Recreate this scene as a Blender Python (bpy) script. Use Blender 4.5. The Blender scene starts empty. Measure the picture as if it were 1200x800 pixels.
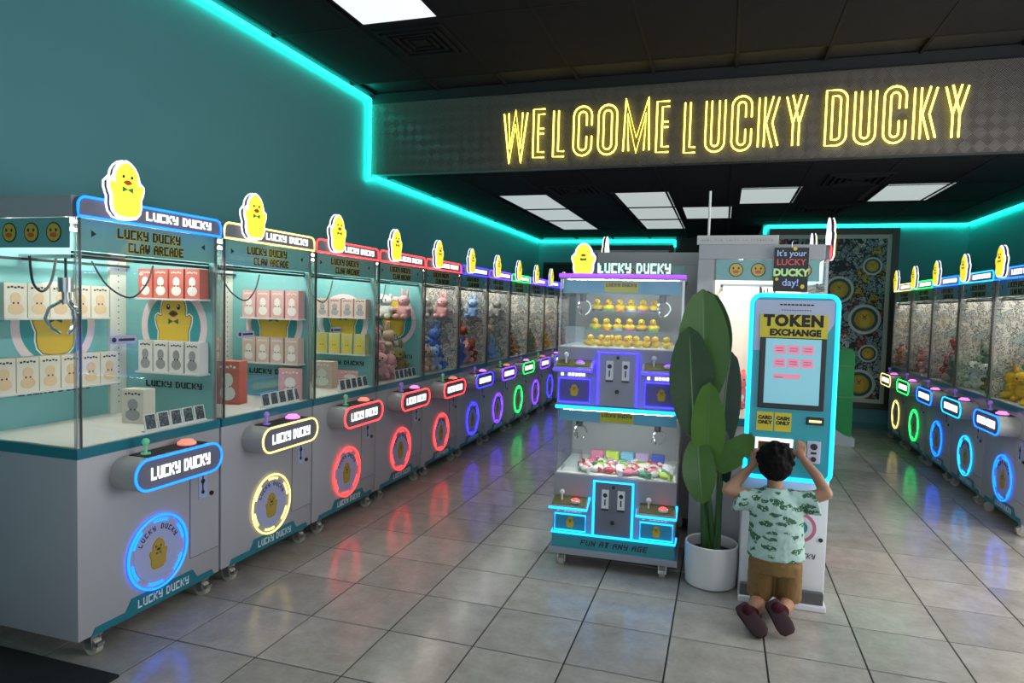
import bpy, bmesh, math, random
from mathutils import Vector, Matrix, noise
R = math.radians
random.seed(7)
sc = bpy.context.scene
col = sc.collection

# ------------------------------------------------------------------ camera
CAM_YAW, CAM_PITCH, CAM_ROLL, CAM_H, CAM_F = 0.304, 0.052, 0.027, 1.668, 785.9
def cam_axes():
    cy, sy, cp, sp = math.cos(CAM_YAW), math.sin(CAM_YAW), math.cos(CAM_PITCH), math.sin(CAM_PITCH)
    f = Vector((-sy*cp, cy*cp, -sp)); r = Vector((cy, sy, 0)); u = r.cross(f)
    c, s = math.cos(CAM_ROLL), math.sin(CAM_ROLL)
    return c*r + s*u, -s*r + c*u, f
_r, _u, _f = cam_axes()
cd = bpy.data.cameras.new('camera'); cam = bpy.data.objects.new('camera', cd); col.objects.link(cam)
cd.sensor_width = 36; cd.lens = CAM_F/1200*36; cd.clip_start = 0.05; cd.clip_end = 200
M = Matrix.Identity(4)
for i in range(3): M[i][0], M[i][1], M[i][2] = _r[i], _u[i], -_f[i]
M[2][3] = CAM_H
cam.matrix_world = M
sc.camera = cam
# ------------------------------------------------------------------ world, light, exposure
sc.view_settings.view_transform = 'Standard'; sc.view_settings.look = 'None'
sc.view_settings.gamma = 1; sc.view_settings.exposure = 0.3; sc.view_settings.use_curve_mapping = False
sc.cycles.use_denoising = True; sc.cycles.transparent_max_bounces = 24
sc.cycles.max_bounces = 8; sc.cycles.sample_clamp_indirect = 6; sc.cycles.caustics_reflective = False; sc.cycles.caustics_refractive = False
w = bpy.data.worlds.new('world'); sc.world = w; w.use_nodes = True
w.node_tree.nodes['Background'].inputs[0].default_value = (0.62, 0.75, 0.95, 1)
w.node_tree.nodes['Background'].inputs[1].default_value = 0.9
def area(name, loc, rot, sx, sy, power, color):
    l = bpy.data.lights.new(name, 'AREA'); l.shape = 'RECTANGLE'; l.size = sx; l.size_y = sy; l.energy = power; l.color = color
    o = bpy.data.objects.new(name, l); col.objects.link(o); o.location = loc; o.rotation_euler = rot
    return o
# daylight entering by the shop windows (right wall beside the entrance, and the shop front behind the camera)
area('window_daylight', (3.20, 4.0, 1.75), (0, R(90), 0), 2.5, 3.4, 105, (1.0, 0.97, 0.93))
area('shopfront_daylight', (0.6, -1.72, 1.7), (R(90), 0, 0), 5.0, 2.6, 38, (0.93, 0.97, 1.0))

# ------------------------------------------------------------------ materials
MATS = {}
def nodes_of(m): return m.node_tree.nodes, m.node_tree.links
def mat(name, c=(0.5, 0.5, 0.5), rough=0.5, metal=0.0, emit=None, es=1.0, spec=0.5, noise_amt=0.0, nscale=20, bump=0.0, bscale=60, alpha=1.0, coat=0.0):
    if name in MATS: return MATS[name]
    m = bpy.data.materials.new(name); m.use_nodes = True; N, L = nodes_of(m)
    b = N['Principled BSDF']
    b.inputs['Base Color'].default_value = (*c, 1); b.inputs['Roughness'].default_value = rough; b.inputs['Metallic'].default_value = metal
    b.inputs['Specular IOR Level'].default_value = spec; b.inputs['Coat Weight'].default_value = coat
    if emit:
        b.inputs['Emission Color'].default_value = (*emit, 1); b.inputs['Emission Strength'].default_value = es
    if noise_amt or bump:
        tc = N.new('ShaderNodeTexCoord')
        nz = N.new('ShaderNodeTexNoise'); nz.inputs['Scale'].default_value = nscale; nz.inputs['Detail'].default_value = 5
        L.new(tc.outputs['Object'], nz.inputs['Vector'])
        if noise_amt:
            mx = N.new('ShaderNodeMix'); mx.data_type = 'RGBA'
            mx.inputs[6].default_value = (*[v*(1-noise_amt) for v in c], 1); mx.inputs[7].default_value = (*[min(1, v*(1+noise_amt)) for v in c], 1)
            L.new(nz.outputs['Fac'], mx.inputs[0]); L.new(mx.outputs[2], b.inputs['Base Color'])
        if bump:
            n2 = N.new('ShaderNodeTexNoise'); n2.inputs['Scale'].default_value = bscale; L.new(tc.outputs['Object'], n2.inputs['Vector'])
            bp = N.new('ShaderNodeBump'); bp.inputs['Strength'].default_value = bump; bp.inputs['Distance'].default_value = 0.01
            L.new(n2.outputs['Fac'], bp.inputs['Height']); L.new(bp.outputs['Normal'], b.inputs['Normal'])
    MATS[name] = m
    return m
def glass_mat(name, tint=(1, 1, 1), refl=0.08, rough=0.02):
    if name in MATS: return MATS[name]
    m = bpy.data.materials.new(name); m.use_nodes = True; N, L = nodes_of(m)
    N.remove(N['Principled BSDF']); out = N['Material Output']
    t = N.new('ShaderNodeBsdfTransparent'); t.inputs[0].default_value = (*tint, 1)
    g = N.new('ShaderNodeBsdfGlossy'); g.inputs['Roughness'].default_value = rough
    ge = N.new('ShaderNodeNewGeometry'); dt = N.new('ShaderNodeVectorMath'); dt.operation = 'DOT_PRODUCT'
    L.new(ge.outputs['Incoming'], dt.inputs[0]); L.new(ge.outputs['Normal'], dt.inputs[1])
    ab = N.new('ShaderNodeMath'); ab.operation = 'ABSOLUTE'; L.new(dt.outputs['Value'], ab.inputs[0])
    iv = N.new('ShaderNodeMath'); iv.operation = 'SUBTRACT'; iv.inputs[0].default_value = 1.0; L.new(ab.outputs[0], iv.inputs[1])
    pw = N.new('ShaderNodeMath'); pw.operation = 'POWER'; pw.inputs[1].default_value = 5.0; L.new(iv.outputs[0], pw.inputs[0])
    mu = N.new('ShaderNodeMath'); mu.operation = 'MULTIPLY_ADD'; mu.inputs[1].default_value = 0.45; mu.inputs[2].default_value = refl*0.35; L.new(pw.outputs[0], mu.inputs[0])
    mx = N.new('ShaderNodeMixShader'); L.new(mu.outputs[0], mx.inputs[0]); L.new(t.outputs[0], mx.inputs[1]); L.new(g.outputs[0], mx.inputs[2])
    L.new(mx.outputs[0], out.inputs['Surface']); MATS[name] = m
    return m
def doodle_mat(name, cols, scale=9.0, rough=0.6, dark=(0.02, 0.02, 0.025), edge=0.09):
    """busy printed pattern: warped cells of several flat inks with dark outlines"""
    if name in MATS: return MATS[name]
    m = bpy.data.materials.new(name); m.use_nodes = True; N, L = nodes_of(m); b = N['Principled BSDF']; b.inputs['Roughness'].default_value = rough
    tc = N.new('ShaderNodeTexCoord'); nz = N.new('ShaderNodeTexNoise'); nz.inputs['Scale'].default_value = scale*0.8; nz.inputs['Detail'].default_value = 3
    L.new(tc.outputs['Object'], nz.inputs['Vector'])
    mx = N.new('ShaderNodeMix'); mx.data_type = 'VECTOR'; mx.inputs[0].default_value = 0.28
    L.new(tc.outputs['Object'], mx.inputs[4]); L.new(nz.outputs['Color'], mx.inputs[5])
    v = N.new('ShaderNodeTexVoronoi'); v.inputs['Scale'].default_value = scale; L.new(mx.outputs[1], v.inputs['Vector'])
    sp = N.new('ShaderNodeSeparateColor'); L.new(v.outputs['Color'], sp.inputs[0])
    cr = N.new('ShaderNodeValToRGB'); cr.color_ramp.interpolation = 'CONSTANT'
    el = cr.color_ramp.elements
    for i, c in enumerate(cols):
        e = el[0] if i == 0 else (el[1] if i == 1 else el.new(0.5))
        e.position = i/len(cols); e.color = (*c, 1)
    L.new(sp.outputs[0], cr.inputs[0])
    v2 = N.new('ShaderNodeTexVoronoi'); v2.feature = 'DISTANCE_TO_EDGE'; v2.inputs['Scale'].default_value = scale*1.0; L.new(mx.outputs[1], v2.inputs['Vector'])
    lt = N.new('ShaderNodeMath'); lt.operation = 'LESS_THAN'; lt.inputs[1].default_value = edge; L.new(v2.outputs['Distance'], lt.inputs[0])
    w2 = N.new('ShaderNodeTexVoronoi'); w2.feature = 'DISTANCE_TO_EDGE'; w2.inputs['Scale'].default_value = scale*2.3; L.new(mx.outputs[1], w2.inputs['Vector'])
    l2 = N.new('ShaderNodeMath'); l2.operation = 'LESS_THAN'; l2.inputs[1].default_value = edge*0.6; L.new(w2.outputs['Distance'], l2.inputs[0])
    mxm = N.new('ShaderNodeMath'); mxm.operation = 'MAXIMUM'; L.new(lt.outputs[0], mxm.inputs[0]); L.new(l2.outputs[0], mxm.inputs[1])
    m2 = N.new('ShaderNodeMix'); m2.data_type = 'RGBA'; L.new(mxm.outputs[0], m2.inputs[0]); L.new(cr.outputs[0], m2.inputs[6]); m2.inputs[7].default_value = (*dark, 1)
    L.new(m2.outputs[2], b.inputs['Base Color']); MATS[name] = m
    return m
def tile_mat():
    m = bpy.data.materials.new('floor_tile'); m.use_nodes = True; N, L = nodes_of(m); b = N['Principled BSDF']
    tc = N.new('ShaderNodeTexCoord'); oi = N.new('ShaderNodeObjectInfo')
    ad = N.new('ShaderNodeVectorMath'); ad.operation = 'ADD'; L.new(tc.outputs['Object'], ad.inputs[0])
    sc_ = N.new('ShaderNodeVectorMath'); sc_.operation = 'SCALE'; sc_.inputs['Scale'].default_value = 37.0
    L.new(oi.outputs['Location'], sc_.inputs[0]); L.new(sc_.outputs[0], ad.inputs[1])
    n1 = N.new('ShaderNodeTexNoise'); n1.inputs['Scale'].default_value = 7; n1.inputs['Detail'].default_value = 8; n1.inputs['Roughness'].default_value = 0.65; L.new(ad.outputs[0], n1.inputs['Vector'])
    n2 = N.new('ShaderNodeTexNoise'); n2.inputs['Scale'].default_value = 42; n2.inputs['Detail'].default_value = 4; L.new(ad.outputs[0], n2.inputs['Vector'])
    cr = N.new('ShaderNodeValToRGB'); cr.color_ramp.elements[0].position = 0.3; cr.color_ramp.elements[1].position = 0.72
    cr.color_ramp.elements[0].color = (0.27, 0.25, 0.22, 1); cr.color_ramp.elements[1].color = (0.43, 0.40, 0.355, 1)
    mxf = N.new('ShaderNodeMath'); mxf.operation = 'MULTIPLY_ADD'; mxf.inputs[1].default_value = 0.25; L.new(n2.outputs['Fac'], mxf.inputs[0])
    s1 = N.new('ShaderNodeMath'); s1.operation = 'MULTIPLY'; s1.inputs[1].default_value = 0.78; L.new(n1.outputs['Fac'], s1.inputs[0]); L.new(s1.outputs[0], mxf.inputs[2])
    L.new(mxf.outputs[0], cr.inputs[0])
    hv = N.new('ShaderNodeHueSaturation'); mr = N.new('ShaderNodeMapRange'); mr.inputs[3].default_value = 0.88; mr.inputs[4].default_value = 1.1
    L.new(oi.outputs['Random'], mr.inputs[0]); L.new(mr.outputs[0], hv.inputs['Value']); L.new(cr.outputs[0], hv.inputs['Color']); L.new(hv.outputs[0], b.inputs['Base Color'])
    rr = N.new('ShaderNodeMapRange'); rr.inputs[3].default_value = 0.13; rr.inputs[4].default_value = 0.25; L.new(n1.outputs['Fac'], rr.inputs[0]); L.new(rr.outputs[0], b.inputs['Roughness'])
    bp = N.new('ShaderNodeBump'); bp.inputs['Strength'].default_value = 0.06; bp.inputs['Distance'].default_value = 0.004; L.new(n2.outputs['Fac'], bp.inputs['Height']); L.new(bp.outputs[0], b.inputs['Normal'])
    b.inputs['Specular IOR Level'].default_value = 0.55
    MATS['floor_tile'] = m
    return m
def beam_mat():
    m = bpy.data.materials.new('beam_wallpaper'); m.use_nodes = True; N, L = nodes_of(m); b = N['Principled BSDF']; b.inputs['Roughness'].default_value = 0.42
    tc = N.new('ShaderNodeTexCoord'); mp = N.new('ShaderNodeMapping'); mp.inputs['Rotation'].default_value = (0, R(45), 0); L.new(tc.outputs['Object'], mp.inputs[0])
    ch = N.new('ShaderNodeTexChecker'); ch.inputs['Scale'].default_value = 14; L.new(mp.outputs[0], ch.inputs['Vector'])
    wv = N.new('ShaderNodeTexWave'); wv.inputs['Scale'].default_value = 26; wv.bands_direction = 'X'; L.new(mp.outputs[0], wv.inputs['Vector'])
    wz = N.new('ShaderNodeTexWave'); wz.inputs['Scale'].default_value = 26; wz.bands_direction = 'Z'; L.new(mp.outputs[0], wz.inputs['Vector'])
    mx = N.new('ShaderNodeMix'); mx.data_type = 'FLOAT'; L.new(ch.outputs['Fac'], mx.inputs[0]); L.new(wv.outputs['Fac'], mx.inputs[2]); L.new(wz.outputs['Fac'], mx.inputs[3])
    cr = N.new('ShaderNodeValToRGB'); cr.color_ramp.elements[0].color = (0.02, 0.018, 0.016, 1); cr.color_ramp.elements[1].color = (0.14, 0.125, 0.11, 1)
    L.new(mx.outputs[0], cr.inputs[0]); L.new(cr.outputs[0], b.inputs['Base Color'])
    bp = N.new('ShaderNodeBump'); bp.inputs['Strength'].default_value = 0.4; bp.inputs['Distance'].default_value = 0.006; L.new(mx.outputs[0], bp.inputs['Height']); L.new(bp.outputs[0], b.inputs['Normal'])
    return m
def shirt_mat():
    m = bpy.data.materials.new('printed_shirt'); m.use_nodes = True; N, L = nodes_of(m); b = N['Principled BSDF']; b.inputs['Roughness'].default_value = 0.85
    tc = N.new('ShaderNodeTexCoord'); nz = N.new('ShaderNodeTexNoise'); nz.inputs['Scale'].default_value = 22; nz.inputs['Detail'].default_value = 3; L.new(tc.outputs['Object'], nz.inputs['Vector'])
    mx = N.new('ShaderNodeMix'); mx.data_type = 'VECTOR'; mx.inputs[0].default_value = 0.055; L.new(tc.outputs['Object'], mx.inputs[4]); L.new(nz.outputs['Color'], mx.inputs[5])
    mp = N.new('ShaderNodeMapping'); mp.inputs['Scale'].default_value = (0.75, 0.75, 1.9); mp.inputs['Rotation'].default_value = (0, R(22), 0); L.new(mx.outputs[1], mp.inputs[0])
    v = N.new('ShaderNodeTexVoronoi'); v.inputs['Scale'].default_value = 15; v.inputs['Randomness'].default_value = 0.8; L.new(mp.outputs[0], v.inputs['Vector'])
    lt = N.new('ShaderNodeMath'); lt.operation = 'LESS_THAN'; lt.inputs[1].default_value = 0.43; L.new(v.outputs['Distance'], lt.inputs[0])
    n3 = N.new('ShaderNodeTexNoise'); n3.inputs['Scale'].default_value = 90; L.new(tc.outputs['Object'], n3.inputs['Vector'])
    g3 = N.new('ShaderNodeMath'); g3.operation = 'GREATER_THAN'; g3.inputs[1].default_value = 0.40; L.new(n3.outputs['Fac'], g3.inputs[0])
    mu = N.new('ShaderNodeMath'); mu.operation = 'MULTIPLY'; L.new(lt.outputs[0], mu.inputs[0]); L.new(g3.outputs[0], mu.inputs[1])
    m2 = N.new('ShaderNodeMix'); m2.data_type = 'RGBA'; m2.inputs[6].default_value = (0.38, 0.54, 0.49, 1); m2.inputs[7].default_value = (0.035, 0.12, 0.06, 1)
    L.new(mu.outputs[0], m2.inputs[0]); L.new(m2.outputs[2], b.inputs['Base Color'])
    return m
def leaf_mat(name, c):
    if name in MATS: return MATS[name]
    m = bpy.data.materials.new(name); m.use_nodes = True; N, L = nodes_of(m); b = N['Principled BSDF']; b.inputs['Roughness'].default_value = 0.42
    tc = N.new('ShaderNodeTexCoord'); wv = N.new('ShaderNodeTexNoise'); wv.inputs['Scale'].default_value = 6; L.new(tc.outputs['Object'], wv.inputs['Vector'])
    mx = N.new('ShaderNodeMix'); mx.data_type = 'RGBA'; mx.inputs[6].default_value = (*[v*0.75 for v in c], 1); mx.inputs[7].default_value = (*[v*1.25 for v in c], 1)
    L.new(wv.outputs['Fac'], mx.inputs[0]); L.new(mx.outputs[2], b.inputs['Base Color']); MATS[name] = m
    return m
GREY = mat('cabinet_grey', (0.36, 0.36, 0.38), 0.42, noise_amt=0.03, nscale=6)
GREY2 = mat('console_grey', (0.38, 0.38, 0.37), 0.4)
SIGNG = mat('sign_grey', (0.16, 0.16, 0.19), 0.35)
TEAL = mat('teal_print', (0.03, 0.27, 0.29), 0.4)
TEALB = mat('teal_band', (0.012, 0.16, 0.20), 0.3)
TEALL = mat('teal_light_print', (0.17, 0.42, 0.42), 0.5)
WHITE = mat('white_plastic', (0.78, 0.78, 0.76), 0.45)
DECK = mat('prize_deck_white', (0.76, 0.74, 0.68), 0.5)
CREAM = mat('pegboard_cream', (0.72, 0.70, 0.62), 0.6)
BLACK = mat('black_plastic', (0.012, 0.012, 0.014), 0.4)
DARK = mat('dark_ink', (0.01, 0.01, 0.012), 0.6)
NAVY = mat('navy_edge', (0.015, 0.015, 0.06), 0.4)
STEEL = mat('brushed_steel', (0.42, 0.42, 0.42), 0.3, 0.9)
POST = glass_mat('glass_post', (0.90, 0.90, 0.88), 0.6, 0.15)
CHROME = mat('chrome', (0.75, 0.75, 0.75), 0.12, 1.0)
RUBBER = mat('caster_rubber', (0.42, 0.41, 0.32), 0.5)
GLASS = glass_mat('clear_glass', (0.97, 0.985, 0.98), 0.07)
ACRYL = glass_mat('clear_acrylic', (0.93, 0.96, 0.97), 0.1)
YEL = mat('duck_yellow_print', (0.62, 0.42, 0.04), 0.55)
YELG = mat('duck_yellow_lit', (0.9, 0.75, 0.08), 0.4, emit=(1.0, 0.80, 0.03), es=0.75)
WHITEG = mat('white_edge_lit', (0.9, 0.9, 0.92), 0.4, emit=(0.95, 0.95, 1.0), es=0.85)
LETTER = mat('white_letter_lit', (0.9, 0.9, 0.9), 0.4, emit=(1, 1, 1), es=1.25)
MINTL = mat('mint_letter_lit', (0.6, 0.9, 0.75), 0.4, emit=(0.55, 1.0, 0.75), es=0.9)
ORANGE = mat('beak_orange', (0.62, 0.10, 0.02), 0.5)
BROWN = mat('beak_brown', (0.13, 0.035, 0.02), 0.6)
GREEN = mat('bow_green', (0.03, 0.32, 0.08), 0.5)
DGREEN = mat('bow_dark_green', (0.01, 0.10, 0.06), 0.6)
PINKP = mat('pale_pink_print', (0.75, 0.60, 0.62), 0.6)
PINK = mat('pink_print', (0.62, 0.16, 0.28), 0.6)
LAV = mat('emblem_lavender', (0.36, 0.40, 0.62), 0.45)
YPRINT = mat('yellow_print', (0.68, 0.55, 0.03), 0.5)
LEDW = mat('cabinet_led', (1, 1, 1), 0.4, emit=(1.0, 0.96, 0.88), es=44.0)
def neon(name, c, s): return mat('neon_'+name, c, 0.4, emit=c, es=s)
NEON = dict(blue=neon('blue', (0.003, 0.105, 1.0), 4.0), yellow=neon('yellow', (1.0, 0.78, 0.26), 1.3), red=neon('red', (1.0, 0.034, 0.037), 3.4),
            violet=neon('violet', (0.034, 0.022, 1.0), 3.6), purple=neon('purple', (0.13, 0.026, 1.0), 3.6), green=neon('green', (0.013, 0.9, 0.10), 2.8),
            cyan=neon('cyan', (0.008, 0.40, 1.0), 2.2), teal=neon('teal', (0.006, 0.9, 0.66), 8.0), gold=neon('gold', (1.0, 0.82, 0.11), 3.4))

# ------------------------------------------------------------------ mesh builder
class MB:
    def __init__(s): s.v = []; s.f = []; s.m = []
    def add(s, vs, fs, mi=0):
        o = len(s.v); s.v += [tuple(p) for p in vs]; s.f += [tuple(i+o for i in q) for q in fs]; s.m += [mi]*len(fs); return s
    def box(s, x0, x1, y0, y1, z0, z1, mi=0):
        return s.add([(x0,y0,z0),(x1,y0,z0),(x1,y1,z0),(x0,y1,z0),(x0,y0,z1),(x1,y0,z1),(x1,y1,z1),(x0,y1,z1)],
                     [(0,3,2,1),(4,5,6,7),(0,1,5,4),(1,2,6,5),(2,3,7,6),(3,0,4,7)], mi)
    def prism(s, pts, y0, y1, mi=0, plane='xz'):
        n = len(pts)
        def P(a, b, d): return (a, d, b) if plane == 'xz' else ((a, b, d) if plane == 'xy' else (d, a, b))
        vs = [P(a, b, y0) for a, b in pts] + [P(a, b, y1) for a, b in pts]
        fs = [tuple(range(n)), tuple(range(2*n-1, n-1, -1))] + [(i, i+n, (i+1) % n+n, (i+1) % n) for i in range(n)]
        return s.add(vs, fs, mi)
    def cyl(s, c, r, h, axis='z', n=16, mi=0, r2=None):
        r2 = r if r2 is None else r2; vs = []
        for k, (rr, t) in enumerate(((r, 0), (r2, h))):
            for i in range(n):
                a = 2*math.pi*i/n; p, q = rr*math.cos(a), rr*math.sin(a)
                vs.append({'z': (c[0]+p, c[1]+q, c[2]+t), 'y': (c[0]+p, c[1]+t, c[2]+q), 'x': (c[0]+t, c[1]+p, c[2]+q)}[axis])
        return s.add(vs, [tuple(range(n-1, -1, -1)), tuple(range(n, 2*n))] + [(i, (i+1) % n, (i+1) % n+n, i+n) for i in range(n)], mi)
    def cable(s, pts, r, n=6):
        P = [Vector(p) for p in pts]; out = []
        for i in range(len(P)-1):
            a, b, c, d = P[max(i-1, 0)], P[i], P[i+1], P[min(i+2, len(P)-1)]
            for k in range(5):
                t = k/5; out.append(0.5*((2*b)+(c-a)*t+(2*a-5*b+4*c-d)*t*t+(-a+3*b-3*c+d)*t*t*t))
        return s.tube(out+[P[-1]], r, n)
    def tube(s, pts, r, n=8, closed=False, mi=0, taper=None):
        P = [Vector(p) for p in pts]; k = len(P); vs = []; up = None
        for i in range(k):
            a = P[(i-1) % k] if (closed or i > 0) else P[i]; b = P[(i+1) % k] if (closed or i < k-1) else P[i]
            t = (b-a).normalized()
            if up is None:
                up = Vector((0, 0, 1)) if abs(t.z) < 0.9 else Vector((0, 1, 0))
                up = (up - t*up.dot(t)).normalized()
            else:
                up = up - t*up.dot(t); up = up.normalized() if up.length > 1e-6 else t.orthogonal().normalized()
            sd = t.cross(up)
            rr = r if taper is None else taper[i]
            for j in range(n):
                g = 2*math.pi*j/n; vs.append(P[i] + up*rr*math.cos(g) + sd*rr*math.sin(g))
        fs = []
        for i in range(k if closed else k-1):
            for j in range(n):
                a, b = i*n+j, i*n+(j+1) % n; c, d = ((i+1) % k)*n+(j+1) % n, ((i+1) % k)*n+j
                fs.append((a, b, c, d))
        if not closed: fs += [tuple(range(n-1, -1, -1)), tuple(range((k-1)*n, k*n))]
        return s.add(vs, fs, mi)
    def ell(s, c, r, nu=12, nv=8, mi=0, rot=None):
        vs = []; fs = []
        for i in range(nv+1):
            th = math.pi*i/nv
            for j in range(nu):
                ph = 2*math.pi*j/nu; p = Vector((r[0]*math.sin(th)*math.cos(ph), r[1]*math.sin(th)*math.sin(ph), r[2]*math.cos(th)))
                if rot: p = rot @ p
                vs.append((c[0]+p.x, c[1]+p.y, c[2]+p.z))
        for i in range(nv):
            for j in range(nu): fs.append((i*nu+j, (i+1)*nu+j, (i+1)*nu+(j+1) % nu, i*nu+(j+1) % nu))
        return s.add(vs, fs, mi)
    def lathe(s, prof, c=(0, 0, 0), n=32, mi=0):
        vs = []; fs = []
        for r, z in prof:
            for j in range(n): a = 2*math.pi*j/n; vs.append((c[0]+r*math.cos(a), c[1]+r*math.sin(a), c[2]+z))
        for i in range(len(prof)-1):
            for j in range(n): fs.append((i*n+j, i*n+(j+1) % n, (i+1)*n+(j+1) % n, (i+1)*n+j))
        return s.add(vs, fs, mi)
    def mesh(s, name, mats, smooth=False, bevel=0, merge=False):
        me = bpy.data.meshes.new(name); me.from_pydata(s.v, [], s.f); me.update()
        for m in mats: me.materials.append(m)
        if len(mats) > 1: me.polygons.foreach_set('material_index', s.m)
        if bevel or merge or smooth:
            bm = bmesh.new(); bm.from_mesh(me)
            if merge: bmesh.ops.remove_doubles(bm, verts=bm.verts, dist=1e-5)
            if bevel: bmesh.ops.bevel(bm, geom=list(bm.edges), offset=bevel, segments=2, affect='EDGES', profile=0.5)
            bmesh.ops.recalc_face_normals(bm, faces=bm.faces)
            bm.to_mesh(me); bm.free()
        if smooth:
            for p in me.polygons: p.use_smooth = True
            me.set_sharp_from_angle(angle=R(40))
        return me
def link(name, me, parent=None, loc=(0, 0, 0), rot=(0, 0, 0), over=None):
    o = bpy.data.objects.new(name, me); col.objects.link(o); o.parent = parent; o.location = loc; o.rotation_euler = rot
    if over is not None:
        o.material_slots[0].link = 'OBJECT'; o.material_slots[0].material = over
    return o
def tag(o, label=None, cat=None, group=None, kind=None):
    for k, v in (('label', label), ('category', cat), ('group', group), ('kind', kind)):
        if v: o[k] = v
    return o
def empty(name, loc=(0, 0, 0), rz=0, label=None, cat=None, group=None):
    o = bpy.data.objects.new(name, None); col.objects.link(o); o.location = loc; o.rotation_euler = (0, 0, rz); o.empty_display_size = 0.1
    return tag(o, label, cat, group)
CACHE = {}
def cmesh(key, fn, mats, **kw):
    if key not in CACHE: CACHE[key] = fn().mesh(key, mats, **kw)
    return CACHE[key]
def boxm(*a): return MB().box(*a)
# --- lettering -------------------------------------------------------
PIX = {'L': '1000 1000 1000 1000 1111', 'U': '1001 1001 1001 1001 0111', 'C': '1111 1000 1000 1000 1111', 'K': '1001 1010 1100 1010 1001', 'Y': '1001 1001 1111 0001 0111',
       'D': '1110 1001 1001 1001 1110', 'F': '1111 1000 1110 1000 1000', 'N': '1001 1101 1111 1011 1001', 'A': '0110 1001 1111 1001 1001', 'T': '1111 0110 0110 0110 0110',
       'G': '1111 1000 1011 1001 1111', 'E': '1111 1000 1110 1000 1111', 'W': '1001 1001 1111 1111 0110', 'R': '1110 1001 1110 1010 1001', ' ': '00 00 00 00 00'}
def pixtext(text, height, width, y=0.0, depth=0.003, grow=0.0, skew=0.0):
    """blocky pixel lettering in the XZ plane, centred on the origin"""
    tot = sum(len(PIX[c].split()[0])+1 for c in text)-1
    px = width/tot; pz = height/5; mb = MB(); x = -width/2
    for c in text:
        rows = PIX[c].split(); n = len(rows[0])
        for r, row in enumerate(rows):
            i = 0
            while i < n:
                if row[i] == '1':
                    j = i
                    while j < n and row[j] == '1': j += 1
                    z0 = height/2-(r+1)*pz
                    mb.box(x+i*px-grow, x+j*px+grow, y-depth, y, z0-grow, z0+pz+grow)
                    i = j
                else: i += 1
        x += (n+1)*px
    if skew: mb.v = [(a+c*skew, b, c) for a, b, c in mb.v]
    return mb
def wordmeshes(key, text, height, width, m, **kw):
    """(mesh, x offset) for each word of a pixel-lettered line"""
    tot = sum(len(PIX[c].split()[0])+1 for c in text)-1; px = width/tot; out = []; x = 0
    for wd in text.split(' '):
        n = sum(len(PIX[c].split()[0])+1 for c in wd)-1
        out.append((cmesh(key+wd+str(x), lambda: pixtext(wd, height, n*px, **kw), [m]), -width/2+(x+n/2)*px)); x += n+4
    return out
def words(name, key, text, height, width, m, parent, loc, rot=(0, 0, 0), **kw):
    for me, dx in wordmeshes(key, text, height, width, m, **kw):
        d = Matrix.Rotation(rot[2], 3, 'Z') @ Vector((dx, 0, 0)); link(name, me, parent, Vector(loc)+d, rot)
def fontmesh(text, size, bold=0.0, extrude=0.001, spacing=1.0, shear=0.0):
    cu = bpy.data.curves.new('lettering', 'FONT'); cu.body = text; cu.size = size; cu.align_x = 'CENTER'; cu.align_y = 'CENTER'
    cu.offset = bold; cu.extrude = extrude; cu.space_character = spacing; cu.resolution_u = 3; cu.shear = shear
    ob = bpy.data.objects.new('lettering', cu); col.objects.link(ob)
    dg = bpy.context.evaluated_depsgraph_get(); me = bpy.data.meshes.new_from_object(ob.evaluated_get(dg))
    bpy.data.objects.remove(ob); bpy.data.curves.remove(cu)
    for v in me.vertices: x, y, z = v.co; v.co = (x, -z, y)
    return me
def lettering(text, size, m, parent, loc, rot=(0, 0, 0), name='lettering', **kw):
    me = fontmesh(text, size, **kw); me.materials.clear(); me.materials.append(m)
    return link(name, me, parent, loc, rot)
# --- the duck emblem, a flat print or a lit board in the XZ plane, unit height, centred ----
def mirror(pts): return pts + [(-x, z) for x, z in reversed(pts) if abs(x) > 1e-6]
DUCK = mirror([(0.0, 0.50), (0.07, 0.475), (0.155, 0.41), (0.215, 0.32), (0.235, 0.22), (0.225, 0.13), (0.265, 0.105), (0.315, 0.135), (0.345, 0.11), (0.345, 0.03), (0.315, -0.06), (0.285, -0.13), (0.29, -0.26), (0.265, -0.37), (0.19, -0.45), (0.06, -0.47), (0.0, -0.47)])
def outline(grow):
    n = len(DUCK); out = []
    for i in range(n):
        a = Vector(DUCK[i-1]); b = Vector(DUCK[i]); c = Vector(DUCK[(i+1) % n])
        t = (c-a).normalized(); nrm = Vector((-t.y, t.x)); out.append((b.x+nrm.x*grow, b.y+nrm.y*grow))
    return out
def circ(cx, cz, rx, rz, n=14, a0=0, a1=2*math.pi):
    return [(cx+rx*math.cos(a0+(a1-a0)*i/n), cz+rz*math.sin(a0+(a1-a0)*i/n)) for i in range(n)]
def sc_pts(pts, s): return [(a*s, b*s) for a, b in pts]
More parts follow.
